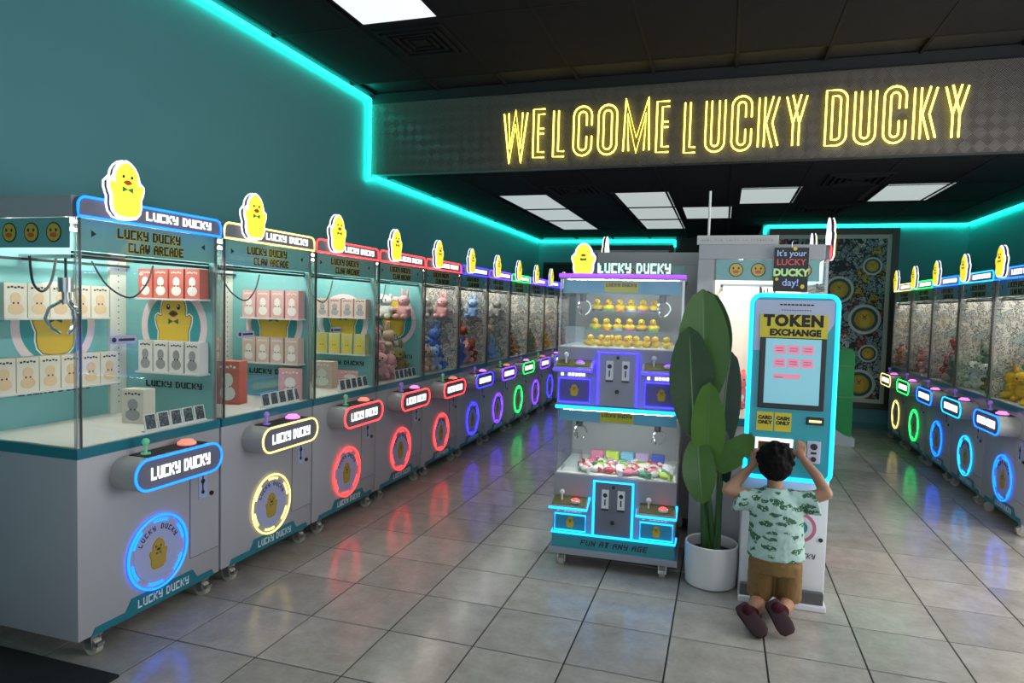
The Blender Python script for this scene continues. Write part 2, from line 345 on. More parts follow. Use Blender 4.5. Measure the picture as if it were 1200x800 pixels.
def duck_print(key, s, y, mats):
    """one flat printed duck: ink outline, body, beak, bow, eyes"""
    def fn():
        mb = MB()
        mb.prism(sc_pts(outline(0.035), s), y-0.0008, y, 4)
        mb.prism(sc_pts(outline(0.012), s), y-0.0014, y-0.0008, 3)
        mb.prism(sc_pts(DUCK, s), y-0.002, y-0.0014, 0)
        mb.prism(sc_pts(mirror([(0, 0.205), (0.05, 0.19), (0.10, 0.15), (0.05, 0.115), (0, 0.10)]), s), y-0.003, y-0.002, 1)
        mb.prism(sc_pts(circ(0, 0.15, 0.05, 0.02), s), y-0.0036, y-0.003, 3)
        for q in (-1, 1):
            mb.prism(sc_pts([(0.0, 0.03), (q*0.10, 0.075), (q*0.10, -0.015)][::q], s), y-0.003, y-0.002, 2)
            mb.prism(sc_pts(circ(q*0.10, 0.26, 0.035, 0.045), s), y-0.0026, y-0.002, 3)
            mb.prism(sc_pts(circ(q*0.095, 0.275, 0.012, 0.015), s), y-0.0032, y-0.0026, 4)
        return mb
    return cmesh(key, fn, mats)
def rrect(x0, x1, z0, z1, r, n=5):
    p = []
    for cx, cz, a in ((x1-r, z1-r, 0), (x0+r, z1-r, 90), (x0+r, z0+r, 180), (x1-r, z0+r, 270)):
        for i in range(n+1):
            t = R(a+90*i/n); p.append((cx+r*math.cos(t), cz+r*math.sin(t)))
    return p
def struct(name, mb, mats, **kw): return tag(link(name, mb.mesh(name, mats, **kw)), kind='structure')

# ================================================================== THE ROOM
XL, XR_, YF, YB, YBR = -3.55, 3.25, -1.8, 12.95, 11.0
ZC1, ZC2, YBEAM = 3.78, 3.02, 6.20
WALLM = mat('teal_wall_paint', (0.075, 0.265, 0.30), 0.55, noise_amt=0.05, nscale=1.5, bump=0.05, bscale=300)
BLK = mat('black_wall_paint', (0.012, 0.012, 0.013), 0.6)
CEIL = mat('ceiling_tile_black', (0.019, 0.019, 0.020), 0.95, noise_amt=0.2, nscale=8, bump=0.2, bscale=250, spec=0.05)
BAR = mat('ceiling_bar_black', (0.014, 0.014, 0.015), 0.8, spec=0.1)
struct('wall_left', boxm(XL-0.15, XL, YF-0.15, YB+0.15, 0, ZC1+0.1), [WALLM])
struct('wall_back', MB().box(XL, -0.90, YB, YB+0.15, 0, ZC1), [WALLM])
struct('wall_hall', MB().box(-0.90, 0.52, YB, YB+0.15, 0, ZC1), [BLK])
struct('wall_mural', MB().box(0.52, XR_, YBR, YBR+0.15, 0, ZC1).box(0.52, 0.67, YBR+0.15, YB+0.15, 0, ZC1), [WALLM])
# right wall with a big shop window beside the entrance
wr = MB()
wr.box(XR_, XR_+0.15, YF-0.15, 2.2, 0, ZC1+0.1).box(XR_, XR_+0.15, 5.8, YBR+0.15, 0, ZC1+0.1).box(XR_, XR_+0.15, 2.2, 5.8, 0, 0.45).box(XR_, XR_+0.15, 2.2, 5.8, 3.05, ZC1+0.1)
struct('wall_right', wr, [WALLM])
wf = MB().box(XL, -2.0, YF-0.15, YF, 0, ZC1+0.1).box(-2.0, XR_, YF-0.15, YF, 3.05, ZC1+0.1).box(3.1, XR_, YF-0.15, YF, 0, 3.05).box(-2.0, 3.1, YF-0.15, YF, 0, 0.35)
struct('wall_front', wf, [WALLM])
FRAME = mat('window_frame_dark', (0.04, 0.04, 0.045), 0.4, 0.5)
def window(name, along, a0, a1, z0, z1, at, n):
    w_ = empty(name); tag(w_, kind='structure')
    fr = MB(); step = (a1-a0)/n
    def bx(m, u0, u1, q0, q1, t0=0.03, t1=0.09):
        return m.box(at+t0, at+t1, u0, u1, q0, q1) if along == 'y' else m.box(u0, u1, at-t1, at-t0, q0, q1)
    for i in range(n+1): bx(fr, a0+i*step-0.025, a0+i*step+0.025, z0, z1)
    bx(fr, a0, a1, z0, z0+0.05); bx(fr, a0, a1, z1-0.05, z1)
    link('window_frame', fr.mesh('window_frame', [FRAME]), w_)
    for i in range(n): link('pane', bx(MB(), a0+i*step+0.025, a0+(i+1)*step-0.025, z0+0.05, z1-0.05, 0.055, 0.063).mesh('pane', [GLASS]), w_)
window('window_1', 'y', 2.2, 5.8, 0.45, 3.05, XR_, 4)
window('window_2', 'x', -2.0, 3.1, 0.35, 3.05, YF, 4)
# floor: grout bed with every tile in view its own piece
TS, TSY, TX0, TY0 = 0.457, 0.451, -4.421*0.457, 6.597*0.457
GROUT = mat('grout_dark', (0.018, 0.016, 0.014), 0.8)
floor = struct('floor', boxm(XL-0.15, XR_+0.15, YF-0.15, YB+0.15, -0.12, -0.004), [GROUT])
TILE = tile_mat()
tile_me = MB().box(-TS/2+0.004, TS/2-0.004, -TSY/2+0.004, TSY/2-0.004, -0.006, 0.0).mesh('tile', [TILE], bevel=0.0015)
near, rest = [], MB()
for i in range(-8, 14):
    for j in range(-14, 26):
        cx, cy = TX0+(i+0.5)*TS, TY0+(j+0.5)*TSY
        x0, x1 = max(cx-TS/2, XL), min(cx+TS/2, XR_); y0, y1 = max(cy-TSY/2, YF), min(cy+TSY/2, YB)
        if x1-x0 < 0.03 or y1-y0 < 0.03: continue
        full = (x1-x0) > TS-1e-4 and (y1-y0) > TSY-1e-4
        d = Vector((cx, cy, -CAM_H)); zz = d.dot(_f); u = 600+CAM_F*d.dot(_r)/max(zz, 0.01)
        if full and zz > 1.6 and -60 < u < 1260 and cy < 10.9 and -2.95 < cx < 2.6 and cy > 1.6: near.append((cx, cy, zz))
        else: rest.box(x0+0.004, x1-0.004, y0+0.004, y1-0.004, -0.006, 0)
near.sort(key=lambda t: t[2])
for cx, cy, zz in near[:300]: link('tile', tile_me, floor, (cx, cy, 0))
for cx, cy, zz in near[300:]: rest.box(cx-TS/2+0.004, cx+TS/2-0.004, cy-TSY/2+0.004, cy+TSY/2-0.004, -0.006, 0)
tag(link('tile_field', rest.mesh('tile_field', [TILE]), floor), kind='stuff')
# ceiling: high front part, beam, low rear part
ceil = struct('ceiling', MB().box(XL-0.15, XR_+0.15, YF-0.15, YBEAM+0.2, ZC1+0.03, ZC1+0.15).box(XL-0.15, XR_+0.15, YBEAM+0.1, YB+0.15, ZC2+0.03, ZC2+0.15), [BLK])
PX, PY = 0.70, 1.19
GX0 = -2.06-3*PX
LIGHTS2 = [(-2.38, 8.42), (-2.38, 9.62), (-2.38, 10.85), (-0.96, 8.42), (-0.96, 9.62), (-0.96, 10.85), (-0.26, 9.62), (0.44, 8.3), (1.86, 8.3)]
LIGHTS1 = [(-2.40, 4.06), (-0.96, 2.87), (0.44, 2.87), (1.86, 2.87), (0.44, 0.49)]  # first panel is in view; the rest are added out of view as fill
def in_light(x, y, L_, hx=0.31, hy=0.58): return any(abs(x-a) < hx and abs(y-b) < hy for a, b in L_)
def ceil_part(z, y0, y1, gy0, lights):
    bars = []
    gx = [GX0-0.02+i*PX for i in range(12)]
    gy = []
    y = gy0
    while y < y1: gy.append(y); y += PY
    for i in range(len(gx)-1):
        for j in range(len(gy)-1):
            a0, a1 = max(gx[i], XL)+0.012, min(gx[i+1], XR_)-0.012; b0, b1 = max(gy[j], y0)+0.012, min(gy[j+1], y1)-0.012
            if a1-a0 < 0.05 or b1-b0 < 0.05: continue
            if any(abs((gx[i]+gx[i+1])/2-a) < 0.36 and abs((gy[j]+gy[j+1])/2-b) < 0.6 for a, b in lights): continue
            link('ceiling_tile', boxm(a0, a1, b0, b1, z, z+0.02).mesh('ceiling_tile', [CEIL]), ceil)
    for g in gx:
        if XL < g < XR_: link('grid_bar', boxm(g-0.012, g+0.012, y0, y1, z-0.004, z+0.03).mesh('grid_bar', [BAR]), ceil)
    for g in gy:
        if y0 < g < y1: link('grid_bar', boxm(XL, XR_, g-0.012, g+0.012, z-0.003, z+0.03).mesh('grid_bar', [BAR]), ceil)
ceil_part(ZC1, YF, YBEAM, 4.66-PY*6, LIGHTS1)
ceil_part(ZC2, YBEAM+0.1, YB, 9.02-PY*3, LIGHTS2)
beam = struct('trim_1', MB().box(XL, XR_, YBEAM, YBEAM+0.1, ZC2-0.04, ZC1-0.09), [beam_mat()])
struct('trim_2', MB().box(XL, XR_, YBEAM+0.02, YBEAM+0.1, ZC1-0.09, ZC1+0.02), [BLK])
DIFF_FILL = mat('light_diffuser_fill', (0.5, 0.5, 0.5), 0.6, emit=(0.95, 0.98, 1.0), es=3.4)  # only for the added fill panels, stronger than the one in view
DIFF0 = mat('light_diffuser_dim', (0.5, 0.5, 0.5), 0.6, emit=(0.92, 0.98, 1.0), es=0.75)
DIFF2 = mat('light_diffuser_rear', (0.35, 0.35, 0.35), 0.6, emit=(0.84, 0.95, 0.92), es=0.42)
def ceiling_light(x, y, z, m, label):
    t = empty('ceiling_light', (x, y, z), 0, label, 'ceiling light', 'recessed ceiling light panels')
    hx, hy = 0.305, 0.565
    fr = MB().box(-hx-0.015, -hx, -hy-0.015, hy+0.015, -0.006, 0.03).box(hx, hx+0.015, -hy-0.015, hy+0.015, -0.006, 0.03).box(-hx, hx, -hy-0.015, -hy, -0.006, 0.03).box(-hx, hx, hy, hy+0.015, -0.006, 0.03)
    link('frame', cmesh('light_frame', lambda: fr, [BAR]), t)
    link('diffuser', cmesh('light_diffuser', lambda: boxm(-hx, hx, -hy, hy, 0.0, 0.012), [m]), t, over=m)
ceiling_light(*LIGHTS1[0], ZC1, DIFF0, 'large bright ceiling light panel above the left teal wall in the high ceiling')
for (x, y), lb in zip(LIGHTS1[1:], ('left', 'middle', 'right', 'nearest the shop front')): ceiling_light(x, y, ZC1, DIFF_FILL, 'unseen fill light panel added in the high ceiling, %s' % lb)
rowname = ['nearest', 'middle', 'farthest']
for k, (x, y) in enumerate(LIGHTS2):
    lab = ('pale ceiling light panel, %s of the three in the leftmost run' % rowname[k] if k < 3 else 'pale ceiling light panel, %s of the three left of the white rod' % rowname[k-3] if k < 6 else
           ['small pale ceiling light panel behind the white rod', 'pale ceiling light panel above the black hanging poster', 'pale ceiling light panel at far right above the right row'][k-6])
    ceiling_light(x, y, ZC2, DIFF2, lab)
def ceiling_vent(x, y, z, label):
    t = empty('ceiling_vent', (x, y, z), 0, label, 'vent', 'black ceiling air vents')
    def ring(a, w, z0, z1): return MB().box(-a, a, -a, -a+w, z0, z1).box(-a, a, a-w, a, z0, z1).box(-a, -a+w, -a+w, a-w, z0, z1).box(a-w, a, -a+w, a-w, z0, z1)
    link('frame', cmesh('vent_frame', lambda: ring(0.29, 0.035, -0.018, 0.0), [BAR]), t)
    for k, a in enumerate((0.235, 0.175, 0.115)):
        link('louvre', cmesh('vent_louvre%d' % k, lambda: ring(a, 0.022, -0.03+0.004*k, -0.004), [BAR]), t)
    link('centre_plate', cmesh('vent_plate', lambda: boxm(-0.06, 0.06, -0.06, 0.06, -0.02, -0.01), [BAR]), t)
ceiling_vent(-2.41, 5.02, ZC1, 'black square ceiling vent beside the brightest light panel')
ceiling_vent(-1.68, 7.55, ZC2, 'black square ceiling vent between two runs of light panels')
ceiling_vent(1.21, 7.4, ZC2, 'black square ceiling vent beside the far right light panel')
ceiling_vent(1.14, 9.4, ZC2, 'small far black ceiling vent above the framed mural')
# baseboards
BASE = mat('baseboard_teal', (0.05, 0.19, 0.19), 0.5)
struct('baseboard_right', boxm(XR_-0.012, XR_, 5.8, YBR, 0, 0.1), [BASE]); struct('baseboard_left', boxm(XL, XL+0.012, YF, YB, 0, 0.1), [BASE])
struct('baseboard_back', boxm(0.55, XR_, YBR-0.012, YBR, 0, 0.1), [BASE])
# teal LED lines along the top of the walls
def led(pts, label):
    mb = MB()
    for a, b in zip(pts[:-1], pts[1:]): mb.tube([a, b], 0.02, 8)
    for p in pts[1:-1]: mb.ell(p, (0.0205, 0.0205, 0.0205), 8, 6)
    return tag(link('led_strip', mb.mesh('led_strip', [NEON['teal']])), label, 'light strip')
xl = XL+0.03
led([(xl, YF+0.05, ZC1-0.05), (xl, YBEAM-0.03, ZC1-0.05), (xl, YBEAM-0.03, ZC2-0.09), (xl, YBEAM+0.13, ZC2-0.05), (xl, YB-0.03, ZC2-0.05), (-0.92, YB-0.03, ZC2-0.05), (-0.92, YB-0.03, ZC2-0.16)],
    'glowing teal light strip edging the left wall, stepping down at the sign beam')
led([(0.55, YBR-0.03, ZC2-0.14), (0.56, YBR-0.03, ZC2-0.06), (0.60, YBR-0.03, ZC2-0.03), (XR_-0.03, YBR-0.03, ZC2-0.03), (XR_-0.03, YBEAM+0.1, ZC2-0.03)], 'glowing teal light strip along the top of the mural wall and right wall')

# ------------------------------------------------------------------ neon sign WELCOME LUCKY DUCKY
def arc(cx, cz, r, a0, a1, n=8): return [(cx+r*math.cos(R(a0+(a1-a0)*i/n)), cz+r*math.sin(R(a0+(a1-a0)*i/n))) for i in range(n+1)]
def letter_strokes(c, w, h):
    g = 0.0
    if c == 'L': return [[(0, h), (0, 0), (w, 0)]]
    if c == 'E': return [[(w, h), (0, h), (0, 0), (w, 0)], [(0.04, h*0.55), (w*0.92, h*0.55)]]
    if c == 'C':
        r = w/2; return [[(w, h*0.62), (w, h-r)] + arc(r, h-r, r, 0, 180)[1:] + [(0, r)] + arc(r, r, r, 180, 360)[1:] + [(w, h*0.38)]]
    if c == 'O':
        r = w/2; return [arc(r, h-r, r, 0, 180) + arc(r, r, r, 180, 360) + [(w, h-r)]]
    if c == 'U':
        r = w/2; return [[(0, h), (0, r)] + arc(r, r, r, 180, 360)[1:] + [(w, h)]]
    if c == 'M': return [[(0, 0), (0, h), (w/2, 0.12*h), (w, h), (w, 0)]]
    if c == 'W': return [[(0, h), (w*0.2, 0), (w/2, h*0.9), (w*0.8, 0), (w, h)]]
    if c == 'K': return [[(0, h), (0, 0)], [(w, h), (0.06, h*0.48), (w, 0)]]
    if c == 'Y': return [[(0, h), (w/2, h*0.45), (w/2, 0)], [(w, h), (w/2, h*0.45)]]
    if c == 'D':
        r = w*0.5; return [[(0, 0), (0, h), (w-r, h)] + arc(w-r, h-r, r, 90, 0)[1:] + arc(w-r, r, r, 0, -90) + [(0, 0)]]
def offset_path(p, d):
    closed = (Vector(p[0])-Vector(p[-1])).length < 1e-6
    q = p[:-1] if closed else p; n = len(q); out = []
    for i in range(n):
        a = Vector(q[(i-1) % n]) if (closed or i > 0) else None; b = Vector(q[i]); c = Vector(q[(i+1) % n]) if (closed or i < n-1) else None
        n1 = None if a is None or (b-a).length < 1e-9 else Vector((-(b-a).y, (b-a).x)).normalized(); n2 = None if c is None or (c-b).length < 1e-9 else Vector((-(c-b).y, (c-b).x)).normalized()
        if n1 is None: nn = n2
        elif n2 is None: nn = n1
        else:
            nn = (n1+n2); nn = nn.normalized() if nn.length > 1e-6 else n1
            nn = nn/max(0.35, nn.dot(n1))
        out.append((b.x+nn.x*d, b.y+nn.y*d))
    return out, closed
sign = empty('neon_sign', (0, YBEAM, 0), 0, 'yellow neon sign reading WELCOME LUCKY DUCKY on the dark beam', 'neon sign')
def neon_word(word, x0, x1, z0, z1):
    wd = {'M': 1.35, 'W': 1.35, 'E': 0.8, 'L': 0.78}; gap = 0.30
    tot = sum(wd.get(c, 1) for c in word)+gap*(len(word)-1); k = (x1-x0)/tot; x = x0
    for c in word:
        w_ = wd.get(c, 1)*k; ins = 0.028; mb = MB()
        for st in letter_strokes(c, w_-2*ins, z1-z0-2*ins):
            for d in (-0.024, 0.024):
                if c == 'Y' and st[0][0] > 0.01 and d: pass
                op, cl = offset_path(st, d)
                mb.tube([(x+ins+a, -0.024, z0+ins+b) for a, b in op], 0.0078, 6, closed=cl)
        link('neon_letter', mb.mesh('neon_letter', [NEON['gold']], smooth=True), sign)
        x += w_+gap*k
neon_word('WELCOME', -2.08, -0.50, 3.075, 3.53); neon_word('LUCKY', -0.40, 0.60, 3.06, 3.53); neon_word('DUCKY', 0.74, 1.77, 3.07, 3.53)

# ================================================================== CLAW MACHINES
W, D = 0.885, 0.78
ZB, ZT, ZD, ZG, ZS = 0.10, 0.935, 0.982, 2.01, 2.105
MINT = glass_mat('x', (1, 1, 1))
LEDP = {k: mat('led_'+k, c, 0.4, emit=c, es=2.0) for k, c in dict(a=(0.45, 0.3, 1.0), b=(0.5, 1.0, 0.75)).items()}
DOOD = doodle_mat('grey_doodle_print', [(0.46, 0.44, 0.40), (0.58, 0.54, 0.46), (0.26, 0.27, 0.26), (0.66, 0.62, 0.54), (0.36, 0.42, 0.40), (0.55, 0.40, 0.33)], 15, edge=0.05, dark=(0.13, 0.12, 0.11))
CREAM_REFL = mat('cream_reflection_panel', (0.80, 0.70, 0.60), 0.6, noise_amt=0.06, nscale=5)  # cream colour stands in for the outdoors reflected on the end glass
def stadium(x0, x1, z0, z1, n=10):
    r = (z1-z0)/2; return arc(x1-r, z0+r, r, -90, 90, n) + arc(x0+r, z0+r, r, 90, 270, n)
def ring_mesh():
    mb = MB(); cx, cz = 0.445, 0.37
    mb.tube([(cx+0.186*math.cos(2*math.pi*i/48), -0.010, cz+0.186*math.sin(2*math.pi*i/48)) for i in range(48)], 0.0062, 6, closed=True)
    for k in range(6):
        a0 = k*60+8
        for rr in (0.158, 0.166):
            mb.tube([(cx+rr*math.cos(R(a0+t)), -0.006, cz+rr*math.sin(R(a0+t))) for t in range(0, 34, 4)], 0.0034, 5)
    return mb
def emblem_disc():
    mb = MB(); cx, cz = 0.445, 0.37
    mb.prism([(cx+a, cz+b) for a, b in circ(0, 0, 0.178, 0.178, 40)][::-1], -0.003, 0.001, 1)
    mb.prism([(cx+a, cz+b) for a, b in circ(0, 0, 0.148, 0.148, 40)][::-1], -0.005, -0.003, 0)
    return mb
def arc_text(part_):
    mb = MB(); cx, cz = 0.445, 0.37; r = 0.125; txt = 'LUCKY DUCKY'
    for i, c in enumerate(txt):
        if (i > 5) != bool(part_): continue
        a = R(150-120*i/(len(txt)-1)); t = MB(); rows = PIX[c].split(); n = len(rows[0]); px = 0.0043
        for rI, row in enumerate(rows):
            for j in range(n):
                if row[j] == '1':
                    u0 = (j-n/2)*px; v0 = (2-rI)*px*1.2
                    q = [(u0, v0), (u0+px, v0), (u0+px, v0+px*1.2), (u0, v0+px*1.2)]
                    ca, sa = math.cos(a-math.pi/2), math.sin(a-math.pi/2); bx, bz = cx+r*math.cos(a), cz+r*math.sin(a)
                    mb.prism([(bx+u*ca-v*sa, bz+u*sa+v*ca) for u, v in q], -0.0065, -0.005)
    return mb
def caster_mesh():
    mb = MB(); mb.box(-0.03, 0.03, -0.03, 0.03, 0.088, 0.1); mb.prism([(-0.022, 0.09), (-0.03, 0.028), (0.012, 0.028), (0.024, 0.09)], -0.026, -0.021, plane='yz'); mb.prism([(-0.022, 0.09), (-0.03, 0.028), (0.012, 0.028), (0.024, 0.09)], 0.021, 0.026, plane='yz')
    mb.box(-0.02, 0.02, -0.055, -0.02, 0.045, 0.062)
    return mb
def wheel_mesh(): return MB().cyl((-0.018, -0.01, 0.038), 0.038, 0.036, 'x', 18).cyl((-0.0195, -0.01, 0.038), 0.014, 0.039, 'x', 12, mi=1)
def claw_mesh():
    mb = MB(); mb.cyl((0, 0, 0.0), 0.035, 0.07, 'z', 14).cyl((0, 0, -0.04), 0.018, 0.04, 'z', 12); mb.cyl((0, 0, -0.055), 0.028, 0.018, 'z', 14)
    return mb
def prong_mesh():
    return MB().tube([(0.02, 0, -0.045), (0.07, 0, -0.08), (0.085, 0, -0.13), (0.06, 0, -0.18), (0.025, 0, -0.205)], 0.008, 6)
def claw_machine(loc, rz, col_sign, col_low, label, group, near_left=True, panel='doodle', full=True, art=True, stick='g', console=True):
    """local x = viewer's left to right, y = depth from the front face, z up"""
    t = empty('claw_machine', loc, rz, label, 'claw machine', group)
    nm, nl = NEON[col_sign], NEON[col_low]
    def part(name, key, fn, mats, parent=t, over=None, lo=(0, 0, 0), ro=(0, 0, 0), **kw):
        return link(name, cmesh(key, fn, mats, **kw), parent, lo, ro, over)
    part('body', 'cm_body', lambda: MB().box(0, W, 0, D, ZB, ZT), [GREY], bevel=0.006, smooth=True)
    part('trim_band', 'cm_band', lambda: boxm(-0.002, W+0.001, -0.004, D, ZT, ZD), [TEALB])
    part('prize_deck', 'cm_deck', lambda: boxm(0.012, W-0.012, 0.012, D-0.10, ZD, ZD+0.004), [DECK])
    part('rear_column', 'cm_rear', lambda: boxm(0, W, D-0.10, D, ZD, ZG), [GREY])
    part('roof', 'cm_roof', lambda: boxm(0, W, 0.022, D, ZG, ZS), [GREY], bevel=0.004)
    part('ceiling_led', 'cm_led', lambda: MB().box(0.08, W-0.08, 0.14, 0.165, ZG-0.012, ZG-0.002).box(0.08, W-0.08, 0.50, 0.525, ZG-0.012, ZG-0.002), [LEDW])
    # glass
    part('front_glass', 'cm_glass_f', lambda: boxm(0.016, W-0.016, 0.004, 0.010, ZD, ZG), [GLASS])
    gx = 0.004 if near_left else W-0.010
    part('side_glass', 'cm_glass_s%d' % near_left, lambda: boxm(gx, gx+0.006, 0.012, D-0.10, ZD, ZG), [GLASS])
    for q in (0.0, W-0.026):
        p_ = part('corner_post', 'cm_post', lambda: boxm(0, 0.026, 0.0, 0.016, ZD, ZG), [POST], lo=(q, 0, 0))
        part('post_seam', 'cm_seam', lambda: MB().box(0.026, 0.0295, 0.001, 0.015, ZD, ZG).box(-0.0005, 0.0025, -0.0005, 0.0015, ZD, ZG), [mat('seam_grey', (0.24, 0.23, 0.21), 0.4)], parent=p_, lo=(0 if q == 0 else -0.029, 0, 0))
    # opaque printed side and back
    sx = W-0.026 if near_left else 0.004
    pm = {'doodle': DOOD, 'teal': TEALL, 'cream': CREAM_REFL}[panel]
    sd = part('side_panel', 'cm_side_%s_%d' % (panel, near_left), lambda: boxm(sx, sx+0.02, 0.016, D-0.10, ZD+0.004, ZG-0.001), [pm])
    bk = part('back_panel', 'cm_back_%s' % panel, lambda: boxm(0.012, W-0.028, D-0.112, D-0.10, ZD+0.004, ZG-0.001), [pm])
    px_ = sx-0.11 if near_left else sx+0.022
    part('pegboard_upright', 'cm_peg%d' % near_left, lambda: [MB().box(px_, px_+0.108, D-0.132, D-0.112, ZD+0.005, ZG-0.02)][0], [CREAM])
    part('peg_holes', 'cm_pegh%d' % near_left, lambda: [(lambda m: [m.cyl((px_+0.054, D-0.134, 1.05+0.035*i), 0.004, 0.003, 'y', 8) for i in range(24)] and m)(MB())][0], [BLACK])
    if panel == 'teal' and near_left:
        # emblem on the side panel (faces the viewer down the row) and on the back panel
        for k, (pp, lo, ro) in enumerate(((sd, (sx, 0.30, 1.50), (0, 0, R(-90))), (bk, (0.43, D-0.112, 1.50), (0, 0, 0)))):
            link('emblem_ring', cmesh('emb_ring', lambda: MB().prism(circ(0, 0, 0.235, 0.235, 36), -0.001, 0, 0).prism(circ(0, 0, 0.19, 0.19, 36), -0.0016, -0.001, 1), [PINKP, TEAL]), pp, lo, ro)
            link('duck_print', duck_print('duck_big', 0.36, 0, [YEL, BROWN, DGREEN, DARK, WHITE]), pp, (lo[0]-(0.002 if k == 0 else 0), lo[1]-(0.002 if k == 1 else 0), lo[2]+0.02), ro)
            words('panel_lettering', 'panel_letters', 'LUCKY DUCKY', 0.035, 0.40, DARK, pp, (lo[0]-(0.001 if k == 0 else 0), lo[1]-(0.001 if k == 1 else 0), 1.165), ro)
    # header band behind the glass, with lettering and arrows
    hb = part('header_band', 'cm_head', lambda: boxm(0.03, W-0.03, 0.022, 0.028, 1.865, ZG-0.002), [TEALL])
    if full:
        for row, (txt, wdt, z, dx) in enumerate((('LUCKY DUCKY', 0.38, 1.962, -0.02), ('CLAW ARCADE', 0.34, 1.900, 0.02))):
            words('header_letters', 'hl%d' % row, txt, 0.046, wdt, DARK, hb, (W/2+dx, 0.0215, z), y=-0.001)
            words('letter_backing', 'hlb%d' % row, txt, 0.046, wdt, YPRINT, hb, (W/2+dx, 0.022, z), depth=0.0009, grow=0.0035)
        for q in (-1, 1): link('arrow_mark', cmesh('arrow%d' % q, lambda: MB().prism([(-0.012*q, -0.016), (0.014*q, 0), (-0.012*q, 0.016)][::q], -0.001, 0), [DARK]), hb, (W/2-q*0.335, 0.022, 1.945))
    sh = part('side_header', 'cm_sidehead%d' % near_left, lambda: boxm(gx+0.008 if near_left else gx-0.008, gx+0.012 if near_left else gx-0.004, 0.05, D-0.10, 1.875, ZG-0.002), [TEALL])
    if full:
        for k in range(4):
            yy = 0.14+k*0.135
            ro = (0, 0, R(-90)) if near_left else (0, 0, R(90)); lo = (gx+0.007 if near_left else gx-0.001, yy, 1.943)
            link('duck_badge', cmesh('badge', lambda: MB().prism(circ(0, 0, 0.045, 0.045, 18), -0.001, 0, 1).prism(circ(0, 0, 0.039, 0.039, 18), -0.002, -0.001, 0).prism(circ(0, -0.012, 0.02, 0.011, 12), -0.003, -0.002, 2).prism(circ(-0.016, 0.01, 0.006, 0.008, 8), -0.003, -0.002, 1).prism(circ(0.016, 0.01, 0.006, 0.008, 8), -0.003, -0.002, 1), [YEL, DARK, ORANGE]), sh, lo, ro)
    # gantry and claw
    part('gantry_rail', 'cm_rail', lambda: MB().box(0.03, W-0.03, 0.05, 0.065, 1.832, 1.846).box(0.03, W-0.03, 0.05, 0.065, 1.852, 1.862).box(0.03, W-0.03, 0.62, 0.635, 1.832, 1.846), [BLACK])
    cxp, cyp = (0.26, 0.38)
    br = part('claw_bridge', 'cm_bridge', lambda: MB().box(cxp-0.04, cxp+0.04, 0.05, 0.64, 1.846, 1.862), [STEEL])
    part('cable_loop', 'cm_cable', lambda: MB().cable([(cxp-0.05+0.0, cyp, 1.84), (cxp-0.09, cyp-0.02, 1.73), (cxp-0.15, cyp-0.04, 1.68), (cxp-0.21, cyp-0.06, 1.72), (cxp-0.24, cyp-0.08, 1.84)], 0.006, 6).cable([(cxp+0.1, cyp-0.05, 1.84), (cxp+0.18, cyp-0.06, 1.72), (cxp+0.3, cyp-0.08, 1.66), (cxp+0.42, cyp-0.06, 1.73), (cxp+0.48, cyp-0.05, 1.84)], 0.005, 6), [BLACK], smooth=True)
    cl = part('claw', 'cm_claw', claw_mesh, [STEEL], smooth=True, lo=(cxp, cyp, 1.68))
    link('cable', cmesh('cm_claw_cable', lambda: MB().cyl((0, 0, 0.07), 0.006, 0.10, 'z', 8), [BLACK]), cl)
    for k in range(3): link('prong', cmesh('cm_prong', prong_mesh, [CHROME], smooth=True), cl, (0, 0, 0), (0, 0, R(30+120*k)))
    # lit sign board with rounded top corners, neon edge and lettering
    sg = part('sign_board', 'cm_sign', lambda: MB().prism([(0.004, ZG), (W-0.004, ZG)] + arc(W-0.044, ZS-0.04, 0.04, 0, 90, 5) + arc(0.044, ZS-0.04, 0.04, 90, 180, 5), -0.006, 0.02), [SIGNG])
    link('neon_edge', cmesh('cm_sign_neon', lambda: MB().tube([(a, -0.008, b) for a, b in [(0.006, ZG+0.004), (W-0.006, ZG+0.004)] + arc(W-0.046, ZS-0.044, 0.04, 0, 90, 5) + arc(0.046, ZS-0.044, 0.04, 90, 180, 5)], 0.006, 6, closed=True), [nm], smooth=True), sg, over=nm)
    words('sign_letters', 'cm_sign_letters', 'LUCKY DUCKY', 0.042, 0.43, LETTER, sg, (0.585, -0.007, 2.06), depth=0.004)
    dk = part('duck_topper', 'cm_duck', lambda: MB().prism(sc_pts(DUCK, 0.255), -0.052, -0.046), [YELG], lo=(0.222, 0, 2.155))
    link('lit_edge', cmesh('cm_duck_w', lambda: MB().prism(sc_pts(outline(0.055), 0.255), -0.046, -0.040), [WHITEG]), dk)
    link('dark_core', cmesh('cm_duck_n', lambda: MB().prism(sc_pts(outline(0.035), 0.255), -0.040, -0.022), [NAVY]), dk)
    link('rear_plate', cmesh('cm_duck_b', lambda: MB().prism(sc_pts(outline(0.06), 0.255), -0.022, -0.014), [WHITEG]), dk)
    link('beak', cmesh('cm_beak', lambda: MB().prism(sc_pts(mirror([(0, 0.19), (0.05, 0.175), (0.09, 0.14), (0.05, 0.115), (0, 0.10)]), 0.255), -0.056, -0.052), [ORANGE]), dk)
    link('bow_tie', cmesh('cm_bow', lambda: MB().prism(sc_pts([(0, 0.02), (0.11, 0.065), (0.11, -0.03)], 0.255), -0.055, -0.052).prism(sc_pts([(0, 0.02), (-0.11, -0.03), (-0.11, 0.065)], 0.255), -0.055, -0.052), [GREEN]), dk)
    for q in (-1, 1): link('eye', cmesh('cm_eye%d' % q, lambda: MB().prism(sc_pts(circ(q*0.09, 0.245, 0.022, 0.03, 10), 0.255), -0.055, -0.052), [DARK]), dk)
